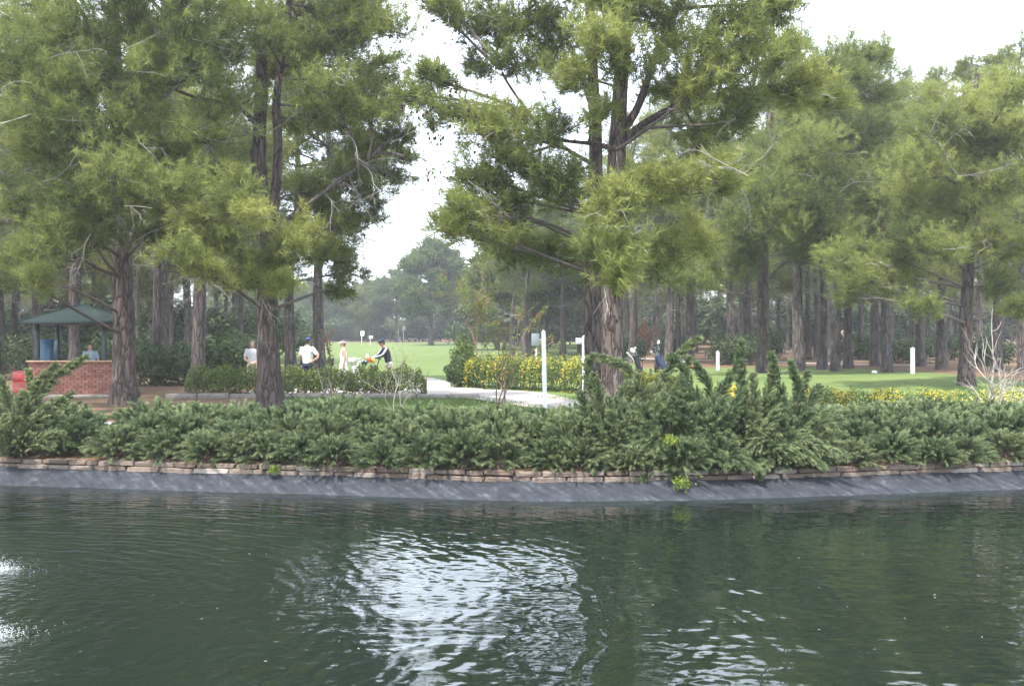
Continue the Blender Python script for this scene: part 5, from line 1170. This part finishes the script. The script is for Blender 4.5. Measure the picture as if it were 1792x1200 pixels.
    if legs != 'none':
        g = G(); loft(g, [grow(.86, .155, .115, .018), grow(.94, .155, .11, .02), grow(1.0, .145, .105, .012)])
        for hp, kn, an in legp:
            if legs == 'shorts': limb(g, [hp, hp + (kn - hp) * .5, hp + (kn - hp) * .9], [.105 * k, .10 * k, .095 * k])
            else: limb(g, [hp, kn, an + np.array([0, 0, -.02])], [.105 * k, .082 * k, .075 * k, .068 * k])
        fuse('shorts' if legs == 'shorts' else 'trousers', g, M[legs_m], t, .018, 3)
    for hp, kn, an in legp:
        g = G(); s = np.sign(an[0]) if an[0] else 1
        limb(g, [an + np.array([0, .03, -.045]) * k, an + np.array([s * .015, -.06, -.055]) * k, an + np.array([s * .03, -.17, -.06]) * k], [.050 * k, .050 * k, .034 * k]); fuse('shoe', g, M['whitecloth'], t, .018, 2)
    g = G(); ell(g, (0, .012, .022), (.082, .094, .104), 14, 8, z0=-.15, z1=1); ell(g, (0, .035, -.02), (.075, .07, .075), 12, 8)
    g.v = [HD(v).astype(np.float32) for v in g.v]; part('hair', g, M[hair], t, local=True)
    if cap:
        g = G()
        if cap[1] == 'cap':
            ell(g, (0, .004, .045), (.092, .108, .085), 16, 8, z0=0, z1=1)
            th = np.linspace(-1.15, 1.15, 10); inner = np.stack([.088 * np.sin(th), .004 - .104 * np.cos(th), np.full(10, .047)], -1); outer = np.stack([.082 * np.sin(th), .0 - .175 * np.cos(th) - .0, np.full(10, .035)], -1)
        else:
            th0 = np.arange(17) / 16 * 2 * np.pi; a = np.stack([.090 * np.cos(th0), .004 + .104 * np.sin(th0), np.full(17, .035)], -1); b = a + np.array([0, 0, .035]); i_ = np.arange(16); g.add(np.concatenate([a, b]), np.stack([i_, i_ + 1, i_ + 18, i_ + 17], -1))
            th = np.linspace(-1.15, 1.15, 10); inner = np.stack([.088 * np.sin(th), .004 - .104 * np.cos(th), np.full(10, .045)], -1); outer = np.stack([.082 * np.sin(th), .0 - .175 * np.cos(th), np.full(10, .030)], -1)
        for dz in (0, -.006): i_ = np.arange(9); g.add(np.concatenate([inner, outer]) + np.array([0, 0, dz]), np.stack([i_, i_ + 1, i_ + 11, i_ + 10], -1))
        g.v = [HD(v).astype(np.float32) for v in g.v]; part('cap' if cap[1] == 'cap' else 'visor', g, M[cap[0]], t, local=True)
    return t
REL = [((-.25, .03, 1.17), (-.24, -.10, .95), (0, -.2, -1)), ((.25, .03, 1.17), (.24, -.10, .95), (0, -.2, -1))]
FRONT = [((-.26, .02, 1.17), (-.08, -.20, 1.02), (.8, -.3, -.3)), ((.26, .02, 1.17), (.08, -.22, 1.02), (-.8, -.3, -.3))]
person('man in pale grey polo shirt looking down, left of the forked pine trunk', X_(442, 35), 35, .15, 1.72, FRONT, top_m='greycloth', legs='shorts', legs_m='beige', hair='hairgrey', head_drop=.5)
HIP = [((-.30, .06, 1.17), (-.30, -.12, 1.10), (.1, -.9, -.1)), ((.40, .12, 1.18), (.20, .02, 1.02), (-.9, -.1, -.2))]
person('man in white shirt and blue cap with hand on hip, seen from behind', X_(538, 34.6), 34.6, R(180 - 18), 1.82, [((-.42, .06, 1.19), (-.22, .05, 1.03), (.9, 0, -.3)), ((.28, -.02, 1.17), (.26, -.16, 1.05), (0, -.9, -.2))], cap=('bluecap', 'cap'), legs_m='navy', hair='hair', head_turn=.1)
person('woman in sleeveless white dress with white visor standing sideways', X_(601, 35), 35, R(-80), 1.72, [((-.22, .04, 1.17), (-.20, -.02, .93), (0, -.1, -1)), ((.22, .05, 1.17), (.20, -.01, .93), (0, -.1, -1))], top='dress', top_m='whitecloth', legs='none', cap=('whitecloth', 'visor'), hair='hairgrey')
person('man in navy jacket with white sleeve stripe stooping over a golf bag', X_(681, 35), 35, R(-68), 1.80, [((-.24, -.22, 1.22), (-.16, -.46, 1.12), (.2, -.9, -.3)), ((.24, -.22, 1.22), (.16, -.46, 1.15), (-.2, -.9, -.3))], top_m='navy', legs_m='beige', cap=('navy', 'cap'), hair='hair', bend=.28, sleeve=1.5, stripe='whitecloth', head_drop=.6)
person('person in pale blue shirt behind the counter inside the kiosk', X_(158, 34.4), 34.4, .3, 1.66, REL, top_m='lightblue', legs_m='navy', hair='hair', head_drop=.4)

# ------------------------------------------------------------------ fountain splashes and things on the water
for j, (fx, fy) in enumerate(FOUNTAINS):
    rr = np.random.default_rng(90 + j); t = thing('fountain_splash', ['farther white fountain splash at the left edge of the pond', 'nearer white fountain splash at the lower left edge of the pond'][j], 'splash', (fx, fy, WATER_Z), group='fountain splashes')
    g = G(); n = 2600
    r = np.abs(rr.normal(0, .17, n)); r[:n // 2] *= .6; r[n // 5 * 4:] = np.abs(rr.normal(0, .26, n - n // 5 * 4)); a = rr.uniform(0, 6.28, n)
    z = rr.exponential(.035, n) * np.exp(-r * 1.6); s = rr.uniform(.0015, .0042, n) * np.exp(-r * .5)
    c = np.stack([r * np.cos(a) * 1.2, r * np.sin(a) * .8, z + .004], -1)
    o = np.array([(1, 0, 0), (-1, 0, 0), (0, 1, 0), (0, -1, 0), (0, 0, .9), (0, 0, -.5)]); fs = np.array([(0, 2, 4), (2, 1, 4), (1, 3, 4), (3, 0, 4), (2, 0, 5), (1, 2, 5), (3, 1, 5), (0, 3, 5)])
    V = c[:, None] + o[None] * s[:, None, None]; g.add(V.reshape(-1, 3), (np.arange(n)[:, None, None] * 6 + fs[None]).reshape(-1, 3)); part('droplets', g, M['foam'], t, local=True, kind='stuff')
g = G(); rr = np.random.default_rng(97); n = 120
p = np.stack([rr.uniform(-6, 7, n), rr.uniform(7, 14.2, n), np.full(n, WATER_Z + .004)], -1); u = rr.normal(size=(n, 3)); u[:, 2] = 0; u = nrm(u); w2 = np.cross([0, 0, 1.], u); s = rr.uniform(.005, .015, n)[:, None]
g.add(np.stack([p - u * s, p - w2 * s * .6, p + u * s + [0, 0, .003], p + w2 * s * .6], 1).reshape(-1, 3), np.arange(4 * n).reshape(-1, 4), np.repeat(rr.random(n), 4))
setp(part('floating_leaves', g, M['bare']), 'tiny dry leaves floating on the pond', 'leaves', kind='stuff')

# ------------------------------------------------------------------ air
g = G(); box(g, (0, 300, 12.5), (1000, 760, 29.0)); hz = part('haze', g, None, smooth=False)
hm = bpy.data.materials.new('haze_air'); hm.use_nodes = True; hn = hm.node_tree; hn.nodes.clear(); ho = hn.nodes.new('ShaderNodeOutputMaterial'); hv = hn.nodes.new('ShaderNodeVolumePrincipled')
hv.inputs['Color'].default_value = (.92, .95, 1, 1); hv.inputs['Density'].default_value = .0007; hv.inputs['Anisotropy'].default_value = .2
hn.links.new(hv.outputs[0], ho.inputs['Volume']); hz.data.materials.append(hm); setp(hz, 'thin pale haze in the air', kind='stuff')
